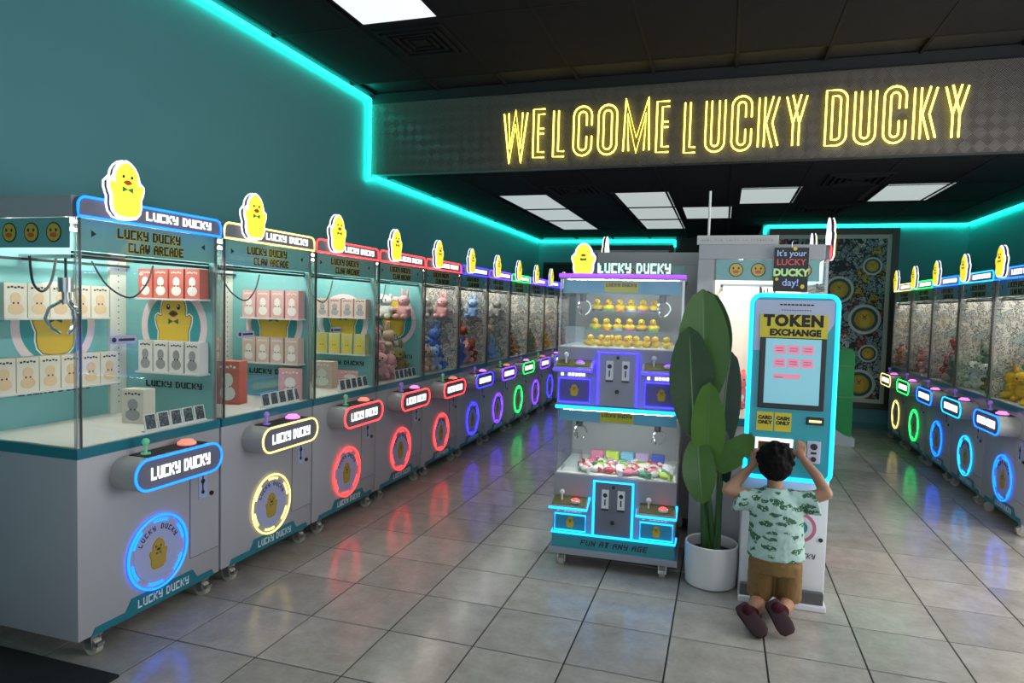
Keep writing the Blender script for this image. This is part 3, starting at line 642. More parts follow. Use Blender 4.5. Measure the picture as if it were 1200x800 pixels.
    # control console
    if console:
        x0, x1, z0, z1 = 0.165, 0.735, 0.745, 0.905
        cn = part('control_console', 'cm_console', lambda: MB().prism(stadium(x0, x1, z0, z1)[::-1], -0.145, 0.002), [GREY2], smooth=True)
        link('console_face', cmesh('cm_console_face', lambda: MB().prism(stadium(x0+0.004, x1-0.004, z0+0.004, z1-0.004)[::-1], -0.149, -0.145), [SIGNG]), cn)
        link('neon_edge', cmesh('cm_console_neon', lambda: MB().tube([(a, -0.150, b) for a, b in stadium(x0+0.006, x1-0.006, z0+0.006, z1-0.006)], 0.0062, 6, closed=True), [nl], smooth=True), cn, over=nl)
        words('console_letters', 'cm_console_letters', 'LUCKY DUCKY', 0.06, 0.38, LETTER, cn, (0.45, -0.149, 0.826), depth=0.004)
        link('control_plate', cmesh('cm_plate', lambda: boxm(x0+0.09, x1-0.09, -0.13, -0.02, z1, z1+0.004), [DARK]), cn)
        link('joystick', cmesh('cm_stick', lambda: MB().cyl((0.30, -0.075, z1+0.003), 0.022, 0.008, 'z', 14).cyl((0.30, -0.075, z1+0.01), 0.007, 0.045, 'z', 8).ell((0.30, -0.075, z1+0.064), (0.018, 0.018, 0.018), 10, 6), [NEON['green']], smooth=True), cn, over=mat('stick_green', (0.15, 0.45, 0.25), 0.3, emit=(0.1, 0.6, 0.25), es=0.2) if stick == 'g' else mat('stick_violet', (0.3, 0.2, 0.55), 0.3, emit=(0.3, 0.15, 0.8), es=0.2))
        link('push_button', cmesh('cm_btn', lambda: MB().cyl((0.56, -0.075, z1+0.003), 0.046, 0.012, 'z', 18).cyl((0.56, -0.075, z1+0.015), 0.038, 0.012, 'z', 18, r2=0.03), [NEON['red']], smooth=True), cn, over=mat('button_coral', (0.9, 0.3, 0.22), 0.4, emit=(1, 0.3, 0.2), es=0.5) if stick == 'g' else mat('button_pink', (0.9, 0.3, 0.8), 0.4, emit=(1, 0.3, 0.9), es=0.7))
    # emblem
    ed = part('emblem_disc', 'cm_disc', emblem_disc, [LAV, GREY2])
    link('duck_print', duck_print('duck_small', 0.155, 0, [mat('duck_dull_print', (0.40, 0.28, 0.04), 0.6), BROWN, DGREEN, DARK, YEL]), ed, (0.445, -0.005, 0.36))
    for q in (0, 1): link('emblem_letters', cmesh('cm_arc%d' % q, lambda: arc_text(q), [DARK]), ed)
    rn = part('neon_ring', 'cm_ring', ring_mesh, [nl], over=nl, smooth=True)
    # service door, lock plate, coin slot
    dr = part('service_door', 'cm_door', lambda: boxm(0.664, 0.874, -0.003, 0.0, 0.255, 0.735), [GREY], bevel=0.001)
    link('door_gap', cmesh('cm_gap', lambda: MB().box(0.661, 0.664, -0.0012, 0, 0.252, 0.738).box(0.661, 0.874, -0.0012, 0, 0.252, 0.255).box(0.661, 0.874, -0.0012, 0, 0.735, 0.738), [DARK]), dr)
    lp = link('lock_plate', cmesh('cm_lock', lambda: boxm(0.72, 0.785, -0.007, -0.003, 0.565, 0.715), [LAV]), dr)
    link('coin_slot', cmesh('cm_slot', lambda: MB().box(0.745, 0.753, -0.009, -0.007, 0.61, 0.69).cyl((0.749, -0.010, 0.60), 0.011, 0.004, 'y', 12).cyl((0.749, -0.010, 0.66), 0.014, 0.004, 'y', 12), [BLACK]), dr)
    link('keyhole', cmesh('cm_key', lambda: MB().cyl((0.815, -0.012, 0.578), 0.013, 0.012, 'y', 12), [BLACK]), dr)
    # teal kick plate with lettering
    kp = part('kick_plate', 'cm_kick', lambda: MB().prism([(0.065, 0.10), (0.845, 0.10), (0.825, 0.135), (0.715, 0.135), (0.68, 0.188), (0.285, 0.188), (0.25, 0.135), (0.085, 0.135)], -0.004, 0.0), [TEALB])
    words('kick_letters', 'cm_kick_letters', 'LUCKY DUCKY', 0.042, 0.33, mat('kick_letter_white', (0.62, 0.68, 0.72), 0.5), kp, (0.485, -0.004, 0.145), depth=0.001)
    for q, (cx, cy) in enumerate(((0.10, 0.035), (W-0.10, 0.035), (0.10, D-0.07), (W-0.10, D-0.07))):
        cs = part('caster', 'cm_caster', caster_mesh, [STEEL], lo=(cx, cy, 0))
        link('wheel', cmesh('cm_wheel', wheel_mesh, [RUBBER, BLACK], smooth=True), cs)
    return t
ORD = ['first', 'second', 'third', 'fourth', 'fifth', 'sixth', 'seventh', 'eighth', 'ninth', 'tenth', 'eleventh']
LC = [('blue', 'blue'), ('yellow', 'yellow'), ('red', 'red'), ('red', 'red'), ('red', 'red'), ('violet', 'violet'), ('purple', 'purple'), ('green', 'green'), ('purple', 'purple'), ('violet', 'violet'), ('violet', 'violet')]
XF, Y0, PITCH = -2.71, 2.235, 0.90
for k, (a, b) in enumerate(LC):
    lab = 'grey claw machine with glowing %s trim, %s from the front in the left row' % (a, ORD[k])
    claw_machine((XF, Y0+PITCH*k, 0), R(90), a, b, lab, 'claw machines along the left wall', True, 'teal' if k < 4 else 'doodle', full=True, stick='g' if k % 2 == 0 else 'p')
XRF = 2.25
RC = [('blue', 'blue'), ('cyan', 'cyan'), ('blue', 'blue'), ('green', 'green'), ('yellow', 'yellow')]
RY = [6.65+0.22+0.9*k for k in range(5)]      # far end of each
for k, (a, b) in enumerate(RC):
    lab = 'grey claw machine with %s neon trim, %s from the near end, right row' % ({'cyan': 'bright blue', 'blue': 'blue'}.get(a, a), ORD[k])
    claw_machine((XRF, RY[k], 0), R(-90), a, b, lab, 'claw machines along the right wall', False, 'doodle', stick='p')
# centre island: two machines facing right, two facing left, seen end-on
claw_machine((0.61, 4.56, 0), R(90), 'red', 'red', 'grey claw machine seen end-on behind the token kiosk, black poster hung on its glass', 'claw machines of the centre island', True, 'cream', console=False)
claw_machine((0.61, 5.46, 0), R(90), 'blue', 'blue', 'claw machine mostly hidden behind the end-on machine at the kiosk', 'claw machines of the centre island', True, 'doodle', console=False)
claw_machine((-0.97, 6.06, 0), R(-90), 'blue', 'blue', 'grey claw machine end-on behind the two-tier mini machine', 'claw machines of the centre island', False, 'doodle')

# ------------------------------------------------------------------ prizes in the boxes machines (left row 1 to 3)
def box_mats(side, print_): return [mat('carton_'+side, {'cream': (0.68, 0.64, 0.54), 'pink': (0.66, 0.36, 0.34), 'rose': (0.62, 0.44, 0.38), 'olive': (0.52, 0.50, 0.22), 'white': (0.72, 0.70, 0.66), 'red': (0.55, 0.13, 0.10)}[side], 0.6),
    mat('ink_'+print_, {'orange': (0.70, 0.50, 0.30), 'red': (0.5, 0.10, 0.08), 'grey': (0.30, 0.30, 0.30), 'white': (0.78, 0.74, 0.68), 'yellow': (0.65, 0.5, 0.05)}[print_], 0.6), DARK]
def prize_box(key, w_, h_, d_, side, pr):
    """box standing on origin, printed face towards -y"""
    def fn():
        mb = MB().box(-w_/2, w_/2, -d_/2, d_/2, 0, h_, 0)
        y = -d_/2
        mb.prism(circ(0, h_*0.56, w_*0.24, h_*0.17, 12), y-0.0012, y, 1); mb.prism(circ(0, h_*0.26, w_*0.34, h_*0.17, 12), y-0.0012, y, 1)
        for q in (-1, 1): mb.box(q*w_*0.1-0.004, q*w_*0.1+0.004, y-0.002, y, h_*0.40, h_*0.40+0.008, 2)
        for i in range(5): mb.box(-w_*0.36+i*w_*0.15, -w_*0.36+i*w_*0.15+w_*0.10, y-0.0015, y, h_*(0.84+0.02*(i % 2)), h_*(0.89+0.02*(i % 2)), 2 if pr in ('orange', 'grey') else 1)
        return mb
    return cmesh(key, fn, box_mats(side, pr), bevel=0)
SHELFM = mat('shelf_white', (0.62, 0.62, 0.60), 0.4)
def shelf(x0, x1, y0, y1, z, label):
    tag(link('display_shelf', MB().box(x0, x1, y0, y1, z-0.010, z).mesh('display_shelf', [SHELFM])), label, 'shelf', 'shelves inside the first claw machines')
XBK = XF-D+0.112      # face of the back panels
def row_of_boxes(k, where, z, n, key, size, side, pr, what, start=None, shelf_lab=None):
    yn = Y0+PITCH*k; w_, h_, d_ = size; me = prize_box(key, w_, h_, d_, side, pr)
    if where == 'back':
        ys = start if start else yn+0.10
        shelf(XBK, XBK+d_+0.02, ys-w_/2-0.01, ys+(n-1)*(w_+0.005)+w_/2+0.01, z, shelf_lab)
        for i in range(n): tag(link('prize_box', me, None, (XBK+d_/2+0.004, ys+i*(w_+0.005), z), (0, 0, R(90))), '%s %s, nearest the viewer first' % (ORD[i], what) if False else '%s %s' % (ORD[i], what), 'box', what)
    else:
        yf = yn+W-0.028; xs = start if start else XF-0.10
        shelf(xs-(n-1)*(w_+0.012)-w_/2-0.01, xs+w_/2+0.01, yf-d_-0.02, yf, z, shelf_lab)
        for i in range(n): tag(link('prize_box', me, None, (xs-i*(w_+0.012), yf-d_/2-0.004, z), (0, 0, 0)), '%s %s' % (ORD[i], what), 'box', what)
row_of_boxes(0, 'back', 1.547, 5, 'boxA', (0.112, 0.172, 0.07), 'cream', 'orange', 'cream prize box from the left, upper back row, first left machine', Y0+0.17, 'upper back shelf of cream boxes in the first left machine')
row_of_boxes(0, 'back', 1.177, 6, 'boxA', (0.112, 0.172, 0.07), 'cream', 'orange', 'cream prize box from the left, lower back row, first left machine', Y0+0.11, 'lower back shelf of cream boxes in the first left machine')
row_of_boxes(0, 'side', 1.662, 4, 'boxB', (0.098, 0.165, 0.07), 'red', 'white', 'red prize box from the glass, upper side shelf, first left machine', None, 'upper side shelf with red boxes in the first left machine')
row_of_boxes(0, 'side', 1.245, 4, 'boxC', (0.098, 0.175, 0.07), 'white', 'grey', 'grey-print prize box from the glass, lower side shelf, first left machine', None, 'lower side shelf with grey print boxes in the first left machine')
row_of_boxes(1, 'side', 1.545, 4, 'boxD', (0.105, 0.19, 0.07), 'pink', 'white', 'pink prize box from the glass, upper side shelf, second left machine', None, 'upper side shelf with pink boxes in the second left machine')
row_of_boxes(1, 'side', 1.235, 4, 'boxE', (0.105, 0.175, 0.07), 'rose', 'white', 'rose prize box from the glass, lower side shelf, second left machine', None, 'lower side shelf with rose boxes in the second left machine')
row_of_boxes(1, 'back', 1.235, 4, 'boxE', (0.105, 0.175, 0.07), 'rose', 'white', 'rose prize box from the left, back shelf, second left machine', Y0+PITCH+0.30, 'back shelf with rose boxes in the second left machine')
row_of_boxes(2, 'side', 1.545, 4, 'boxF', (0.105, 0.15, 0.07), 'rose', 'grey', 'beige prize box from the glass, upper side shelf, third left machine', None, 'upper side shelf with beige boxes in the third left machine')
row_of_boxes(2, 'side', 1.245, 4, 'boxG', (0.105, 0.165, 0.07), 'olive', 'yellow', 'olive prize box from the glass, lower side shelf, third left machine', None, 'lower side shelf with olive boxes in the third left machine')
ZF = ZD+0.004
def floor_box(x, y, rz, size, side, pr, label):
    tag(link('prize_box', prize_box('fb_%s_%s_%g' % (side, pr, size[0]), *size, side, pr), None, (x, y, ZF), (0, 0, rz)), label, 'box')
floor_box(-3.00, 2.84, R(8), (0.13, 0.185, 0.09), 'cream', 'grey', 'cream duck carton standing on the deck of the first left machine')
floor_box(-3.05, 3.62, R(10), (0.16, 0.28, 0.10), 'red', 'white', 'tall red and white carton on the deck of the second left machine')
floor_box(-2.82, 3.93, R(30), (0.15, 0.22, 0.10), 'pink', 'white', 'pink carton at the far end of the deck in the second left machine')
floor_box(-3.00, 4.62, R(5), (0.17, 0.21, 0.10), 'rose', 'white', 'rose carton standing on the deck of the third left machine')
floor_box(-2.95, 4.92, R(25), (0.2, 0.12, 0.12), 'pink', 'white', 'low pink and white carton on the deck of the third left machine')
CARD = doodle_mat('card_print', [(0.08, 0.13, 0.16), (0.16, 0.24, 0.28), (0.3, 0.35, 0.33), (0.05, 0.06, 0.08)], 40)
for k in range(4):
    t = empty('card_stand', (XF-0.045, Y0+PITCH*k+0.40, ZF), R(90), 'row of small framed picture cards at the front of the %s left machine' % ORD[k], 'card stand', 'picture card rows at the machine fronts')
    link('stand_base', cmesh('cs_base', lambda: boxm(0, 0.42, -0.012, 0.012, 0, 0.008), [WHITE]), t)
    for i in range(5):
        c_ = link('card', cmesh('cs_card', lambda: MB().prism([(-0.012, 0.008), (0.004, 0.088), (0.009, 0.088), (-0.007, 0.008)], 0, 0.074, plane='yz'), [WHITE]), t, (0.004+i*0.084, 0, 0))
        link('picture', cmesh('cs_pic', lambda: MB().prism([(-0.0125, 0.014), (0.0022, 0.084), (0.003, 0.084), (-0.0117, 0.014)], 0.007, 0.067, plane='yz'), [CARD]), c_)
for k in range(3):
    t = tag(link('price_tag', MB().prism(stadium(-0.075, 0.075, -0.02, 0.02)[::-1], 0, 0.004).mesh('price_tag', [mat('tag_lavender', (0.5, 0.48, 0.66), 0.5)]), None, (XF-0.014, Y0+PITCH*k+[0.26, 0.22, 0.30][k], 1.46), (0, 0, R(90))), 'small lavender oval tag stuck inside the glass of the %s left machine' % ORD[k], 'tag')
    link('tag_mark', MB().cyl((-0.055, -0.002, 0), 0.012, 0.002, 'y', 10).box(-0.03, 0.06, -0.001, 0, -0.006, 0.006).mesh('tag_mark', [NAVY]), t)

# ------------------------------------------------------------------ plush toys
PC = dict(pink=(0.66, 0.36, 0.36), beige=(0.52, 0.40, 0.29), grey=(0.30, 0.28, 0.27), blue=(0.10, 0.20, 0.52), brown=(0.22, 0.12, 0.05), russet=(0.32, 0.08, 0.03), white=(0.66, 0.64, 0.60), orange=(0.62, 0.25, 0.07),
          red=(0.55, 0.07, 0.08), coral=(0.68, 0.20, 0.17), yellow=(0.75, 0.48, 0.04), green=(0.14, 0.26, 0.08), olive=(0.26, 0.20, 0.08))
PC['light blue'] = (0.28, 0.42, 0.66); PC['sage'] = (0.25, 0.30, 0.24)
EYEM = mat('plush_eye', (0.01, 0.01, 0.01), 0.2)
def plush_mat(c): return mat('plush_'+c.replace(' ', '_'), PC[c], 0.95, noise_amt=0.25, nscale=60, bump=0.5, bscale=160, spec=0.15)
def plush_mesh(kind):
    mb = MB()
    mb.ell((0, 0, 0.075), (0.072, 0.064, 0.075), 12, 8); mb.ell((0, -0.012, 0.178), (0.066, 0.060, 0.058), 12, 8)
    ear = {'bear': [((0.05, 0, 0.225), (0.024, 0.014, 0.024))], 'bunny': [((0.034, 0.005, 0.265), (0.018, 0.012, 0.042))], 'cat': [((0.045, 0, 0.232), (0.018, 0.012, 0.03))]}[kind]
    for c, r in ear:
        for q in (-1, 1): mb.ell((q*c[0], c[1], c[2]), r, 8, 6)
    for q in (-1, 1):
        mb.ell((q*0.072, -0.03, 0.10), (0.024, 0.036, 0.024), 8, 6); mb.ell((q*0.048, -0.065, 0.028), (0.028, 0.042, 0.028), 8, 6)
        mb.ell((q*0.026, -0.066, 0.188), (0.007, 0.005, 0.008), 6, 4, mi=1)
    mb.ell((0, -0.068, 0.165), (0.022, 0.014, 0.016), 8, 6); mb.ell((0, -0.083, 0.169), (0.007, 0.005, 0.005), 6, 4, mi=1)
    return mb
def plush(loc, rot, s, kind, colour, label):
    me = cmesh('plush_'+kind, lambda: plush_mesh(kind), [plush_mat('beige'), EYEM], smooth=True)
    o = link('plush_toy', me, None, loc, rot, plush_mat(colour)); o.scale = (s, s, s)
    tag(o, label, 'plush toy', label)
EARS = dict(bear='round-eared', bunny='long-eared', cat='point-eared')
def heap(row, k, colours, nl2=6, s=1.06):
    rnd = random.Random(100*k+(7 if row == 'left' else 3))
    for layer in range(2):
        nx, ny = (4, 3) if layer == 0 else (3, 2)
        spots = [(i, j) for i in range(nx) for j in range(ny)]
        for i, j in spots:
            lx = 0.145+(i+0.5*layer)*0.19+rnd.uniform(-0.03, 0.03); ly = 0.155+(j+0.5*layer)*0.185+rnd.uniform(-0.02, 0.02)
            z = ZF+0.005+layer*0.185+rnd.uniform(0, 0.015)+0.03*(j if layer == 0 else 0)*0.0
            c = colours[int((lx/0.85*len(colours)) + rnd.uniform(-0.7, 0.7)) % len(colours)]
            rot = (rnd.uniform(-0.25, 0.25), rnd.uniform(-0.25, 0.25), rnd.uniform(-0.9, 0.9))
            if row == 'left': p = (XF-ly, Y0+PITCH*k+lx, z); rot = (rot[0], rot[1], R(90)+rot[2]-0.5)
            else: p = (XRF+ly, RY[k]-lx, z); rot = (rot[0], rot[1], R(-90)+rot[2]+0.5)
            kd = rnd.choice(['bear', 'bunny', 'cat'])
            end = ('near' if (lx < 0.44) == (row == 'left') else 'far'); dep = 'by the glass' if j == 0 else 'towards the back'
            plush(p, rot, s*rnd.uniform(0.88, 1.12), kd, c, '%s %s plush %s %s, %s end, %s %s-row machine' % (c, EARS[kd], ['low', 'atop the heap'][layer], dep, end, ORD[k], row))
HL = {3: ['grey', 'pink', 'pink', 'beige', 'olive'], 4: ['pink', 'beige', 'light blue', 'blue'], 5: ['blue', 'pink', 'russet', 'blue'], 6: ['blue', 'light blue', 'beige', 'sage'], 7: ['beige', 'brown', 'orange', 'grey'], 8: ['grey', 'sage', 'orange'], 9: ['orange', 'yellow', 'coral'], 10: ['coral', 'pink', 'red']}
for k, cs in HL.items(): heap('left', k, cs)
HR = {0: ['yellow', 'green', 'yellow'], 1: ['sage', 'white', 'yellow', 'brown'], 2: ['red', 'beige', 'sage', 'olive'], 3: ['pink', 'coral', 'white'], 4: ['white', 'coral', 'pink']}
for k, cs in HR.items(): heap('right', k, cs)
# shelf plush against the side panels of a few machines
for k, cs in {3: ['pink', 'white', 'pink'], 4: ['pink', 'grey', 'light blue'], 5: ['light blue', 'grey', 'sage'], 6: ['grey', 'white', 'beige']}.items():
    yf = Y0+PITCH*k+W-0.03
    tag(link('display_shelf', boxm(XF-0.62, XF-0.04, yf-0.17, yf, 1.51, 1.52).mesh('display_shelf', [ACRYL])), 'plush display shelf inside the %s machine of the left row' % ORD[k], 'shelf', 'shelves inside the first claw machines')
    for i, c in enumerate(cs): plush((XF-0.14-0.19*i, yf-0.10, 1.521), (0, 0, 0.2*(i-1)), 0.95, ['bunny', 'bear', 'cat'][i], c, '%s plush toy sitting on the shelf of the %s left machine' % (c, ORD[k]))

# ================================================================== TWO-TIER MINI MACHINE
VIOP = mat('violet_panel', (0.10, 0.09, 0.34), 0.4); CYP = mat('cyan_panel', (0.03, 0.30, 0.42), 0.4)
BLUEB = mat('blue_header', (0.16, 0.44, 0.58), 0.45)
GREYD = mat('duo_grey', (0.30, 0.30, 0.33), 0.4)
GRASS = mat('control_mat_green', (0.14, 0.13, 0.04), 0.7)
duo = empty('mini_claw_machine', (-1.005, 4.20, 0), R(2.0), 'two-tier mini claw machine with purple upper trim and cyan lower trim beside the plant', 'claw machine')
DW, DD = 0.775, 0.62
def dp(name, mb, mats, parent=duo, **kw): return link(name, mb.mesh(name, mats, **kw), parent)
dp('base_plate', boxm(-0.02, DW+0.02, -0.04, DD, 0.085, 0.125), [GREYD], bevel=0.004)
sk = dp('teal_skirt', boxm(0, DW, -0.02, DD, 0.125, 0.215), [TEAL])
words('skirt_letters', 'skirt', 'FUN AT ANY AGE', 0.036, 0.42, NAVY, sk, (0.40, -0.0205, 0.168), depth=0.001, skew=0.25)
for cx, cy in ((0.06, 0.04), (DW-0.07, 0.04), (0.06, DD-0.06), (DW-0.07, DD-0.06)):
    c_ = link('caster', CACHE['cm_caster'], duo, (cx, cy, -0.012)); c_.scale = (0.97, 0.97, 0.97); link('wheel', CACHE['cm_wheel'], c_)
def tier(z0, zl, zc, zg, zh, nm, pm, dots, header_z):
    """z0 bottom, zl ledge, zc cabinet top, zg top of the glass"""
    c = NEON[nm]
    dp('cabinet', boxm(0, DW, 0, DD, z0, zc), [GREYD], bevel=0.004)
    # side compartments with sloping ledges, neon framed doors
    for q, (x0, x1) in enumerate(((-0.005, 0.235), (DW-0.235, DW+0.005))):
        lg = dp('control_ledge', MB().prism([(0, zl+0.03), (-0.11, zl-0.005), (-0.11, zl-0.035), (0, zl-0.05)], x0, x1, plane='yz'), [GREYD])
        link('ledge_mat', MB().prism([(0, zl+0.034), (-0.10, zl+0.003), (-0.10, zl-0.001), (0, zl+0.030)], x0+0.015, x1-0.015, plane='yz').mesh('ledge_mat', [GRASS]), lg)
        link('neon_edge', MB().tube([(x0, 0.0, zl-0.01), (x0, -0.112, zl-0.02), (x1, -0.112, zl-0.02), (x1, 0.0, zl+0.03)], 0.008, 6).mesh('neon_edge', [c], smooth=True), lg)
        link('joystick', MB().cyl((x0+0.07, -0.05, zl+0.015), 0.006, 0.05, 'z', 8).ell((x0+0.07, -0.05, zl+0.068), (0.017, 0.017, 0.017), 10, 6).mesh('joystick', [WHITE], smooth=True), lg)
        link('push_button', MB().cyl((x0+0.16, -0.06, zl+0.012), 0.03, 0.014, 'z', 16).ell((x0+0.16, -0.06, zl+0.026), (0.024, 0.024, 0.012), 12, 6, mi=1).mesh('push_button', [WHITE, NEON['red'] if nm == 'cyan' else NEON['purple']], smooth=True), lg)
        d0, d1, e0, e1 = x0+0.02, x1-0.02, z0+0.02, zl-0.085
        dr = dp('prize_door', boxm(d0, d1, -0.012, 0, e0, e1), [pm], bevel=0.002)
        link('door_neon', MB().tube([(d0, -0.014, e0), (d1, -0.014, e0), (d1, -0.014, e1), (d0, -0.014, e1)], 0.006, 6, closed=True).mesh('door_neon', [c], smooth=True), dr)
        link('duck_print', duck_print('duck_duo', 0.075, 0, [YEL, BROWN, DGREEN, DARK, YEL]), dr, ((d0+d1)/2, -0.0125, (e0+e1)/2))
        lt = MB()
        for i in range(7):
            if i != 1: lt.box(d0+0.01+i*0.023, d0+0.01+i*0.023+0.017, -0.004, 0, e1+0.016, e1+0.034+0.004*(i % 2))
        link('door_marks', lt.mesh('door_marks', [LETTER]), dr)
    # centre service panel
    m0, m1, n0, n1 = 0.265, 0.51, z0+0.012, zc-0.025
    sp = dp('service_panel', boxm(m0, m1, -0.02, 0, n0, n1), [SIGNG if nm == 'cyan' else GREYD], bevel=0.003)
    link('panel_neon', MB().tube([(m0, -0.022, n0), (m0, -0.022, n1), (m1, -0.022, n1), (m1, -0.022, n0)], 0.009, 6).mesh('panel_neon', [c], smooth=True), sp)
    for q in (0, 1):
        xm = m0+0.05+q*0.10; zm = n1-0.17
        link('coin_plate', boxm(xm, xm+0.045, -0.024, -0.02, zm, zm+0.12).mesh('coin_plate', [WHITE]), sp)
        link('coin_slot', MB().cyl((xm+0.022, -0.027, zm+0.085), 0.014, 0.003, 'y', 10).box(xm+0.018, xm+0.026, -0.027, -0.024, zm+0.02, zm+0.06).mesh('coin_slot', [BLACK]), sp)
        link('flap', boxm(xm, xm+0.045, -0.026, -0.02, zm-0.012, zm-0.004).mesh('flap', [BLACK]), sp)
    link('keyhole', MB().cyl(((m0+m1)/2, -0.03, n0+0.09), 0.013, 0.01, 'y', 12).cyl(((m0+m1)/2, -0.03, n1-0.03), 0.011, 0.01, 'y', 12).mesh('keyhole', [BLACK]), sp)
    # glass case
    dp('case_floor', boxm(0.01, DW-0.01, 0.01, DD-0.02, zc, zc+0.006), [WHITE])
    dp('case_back', boxm(0.0, DW, DD-0.02, DD, zc, zg), [mat('case_back_grey', (0.34, 0.34, 0.35), 0.5)])
    dp('front_glass', boxm(0.012, DW-0.012, 0.002, 0.007, zc, zg), [GLASS]); 
    for xx in (0.002, DW-0.007): dp('side_glass', boxm(xx, xx+0.005, 0.012, DD-0.02, zc, zg), [GLASS])
    for xx in (0, DW-0.014): dp('corner_post', boxm(xx, xx+0.014, 0, 0.012, zc, zg), [POST])
    hd = dp('header_band', boxm(0.02, DW-0.02, 0.014, 0.02, header_z, zg-0.005), [BLUEB])
    link('header_letters', pixtext('LUCKY DUCKY', 0.022, 0.19, y=-0.001).mesh('header_letters', [DARK]), hd, (DW/2, 0.0135, (header_z+zg)/2+0.012)); link('letter_backing', boxm(-0.105, 0.105, -0.0009, 0, -0.034, 0.03).mesh('letter_backing', [YPRINT]), hd, (DW/2, 0.014, (header_z+zg)/2))
    dp('case_led', boxm(0.04, DW-0.04, 0.05, 0.07, zg-0.014, zg-0.003), [LEDW])
    tp = dp('top_cap', boxm(-0.004, DW+0.004, -0.008, DD, zg, zh), [GREYD], bevel=0.003)
    link('neon_edge', MB().tube([(-0.004, -0.012, zh-0.014), (DW+0.004, -0.012, zh-0.014)], 0.011, 8).mesh('neon_edge', [NEON['purple'] if nm == 'violet' else c], smooth=True), tp)
    # two little claws
    for q, xx in enumerate((0.12, DW-0.14)):
        g = dp('claw_rig', MB().box(xx-0.05, xx+0.05, 0.16, 0.24, zg-0.09, zg-0.02).cyl((xx, 0.20, zg-0.14), 0.022, 0.06, 'z', 10), [BLACK])
        for k in range(3): 
            pr = link('prong', cmesh('cm_prong', prong_mesh, [CHROME]), g, (xx, 0.20, zg-0.10), (0, 0, R(120*k))); pr.scale = (0.62,)*3
    ch = dp('prize_chute', MB().box(0.03, 0.035, 0.05, 0.17, zc+0.006, zc+0.13).box(0.15, 0.155, 0.05, 0.17, zc+0.006, zc+0.13).box(0.035, 0.15, 0.165, 0.17, zc+0.006, zc+0.13).box(0.035, 0.15, 0.05, 0.055, zc+0.006, zc+0.13), [ACRYL])
dp('skirt_neon', MB().tube([(-0.004, 0.10, 0.222), (-0.004, -0.026, 0.222), (DW+0.004, -0.026, 0.222), (DW+0.004, 0.10, 0.222)], 0.008, 6), [NEON['cyan']], smooth=True)
tier(0.215, 0.425, 0.60, 1.02, 1.05, 'cyan', CYP, None, 0.945)
tier(1.05, 1.305, 1.42, 1.855, 1.89, 'violet', VIOP, None, 1.765)
# corner uprights lit in cyan at the lower tier, topper sign
tpn = dp('topper_letters', MB(), [MINTL]) if False else words('topper_letters', 'topper', 'LUCKY DUCKY', 0.062, 0.45, MINTL, duo, (0.46, 0.03, 1.926), depth=0.02)
td = dp('duck_topper', MB().prism([(a+0.145, b+1.975) for a, b in sc_pts(DUCK, 0.20)], -0.004, 0.004), [YELG])
link('lit_edge', MB().prism([(a+0.145, b+1.975) for a, b in sc_pts(outline(0.05), 0.20)], 0.004, 0.012).mesh('lit_edge', [WHITEG]), td)
link('beak', MB().prism([(a+0.145, b+1.975) for a, b in sc_pts(mirror([(0, 0.19), (0.05, 0.175), (0.09, 0.14), (0.05, 0.115), (0, 0.10)]), 0.20)], -0.008, -0.004).mesh('beak', [ORANGE]), td)
link('bow_tie', MB().prism([(a+0.145, b+1.975) for a, b in sc_pts([(-0.1, 0.06), (-0.1, -0.02), (0.1, 0.06), (0.1, -0.02)], 0.20)], -0.007, -0.004).mesh('bow_tie', [GREEN]), td)
# rubber ducks on two steps and heaped at the bottom of the upper case
def to_duo(x, y, z): return duo.matrix_basis @ Vector((x, y, z))
bpy.context.view_layer.update()
RDM = [mat('rubber_yellow', (0.80, 0.55, 0.02), 0.35), ORANGE, BLACK]
def rubber_duck_mesh():
    mb = MB().ell((0, 0, 0.024), (0.034, 0.028, 0.024), 12, 8).ell((0, -0.012, 0.060), (0.022, 0.021, 0.021), 12, 8).ell((0, 0.028, 0.034), (0.014, 0.016, 0.012), 8, 6)
    mb.ell((0, -0.036, 0.056), (0.011, 0.010, 0.005), 8, 5, mi=1)
    for q in (-1, 1): mb.ell((q*0.009, -0.030, 0.066), (0.0035, 0.003, 0.004), 6, 4, mi=2); mb.ell((q*0.031, 0.004, 0.028), (0.008, 0.018, 0.012), 8, 6)
    return mb
RDme = rubber_duck_mesh().mesh('rubber_duck', RDM, smooth=True)
def rubber_duck(x, y, z, rz, label, base=None, s=1.0):
    o = tag(link('rubber_duck', RDme, None, to_duo(x, y, z), (0, 0, rz)), label, 'rubber duck', label); o.scale = (s, s, s)
    if base: link('coloured_bib', cmesh('bib', lambda: MB().cyl((0, 0, -0.001), 0.034, 0.012, 'z', 14), [GREEN]), o, over=base)
BIB = [mat('bib_'+n, c, 0.5) for n, c in dict(navy=(0.05, 0.06, 0.2), green=(0.1, 0.4, 0.08), orange=(0.6, 0.2, 0.05), sky=(0.2, 0.35, 0.7), plum=(0.4, 0.1, 0.4)).items()]
for r_, (yy, zz) in enumerate(((0.40, 1.655), (0.33, 1.525))):
    st = link('duck_step', boxm(0.12, DW-0.10, yy-0.05, yy+0.06, zz-0.008, zz).mesh('duck_step', [ACRYL]), duo)
    for i in range(6): rubber_duck(0.185+i*0.078, yy, zz+0.001, 0.1*math.sin(i*2.1), '%s yellow rubber duck from left on the %s clear step of the purple case' % (ORD[i], 'upper' if r_ == 0 else 'lower'), BIB[(i+r_) % 5])
rnd = random.Random(5)
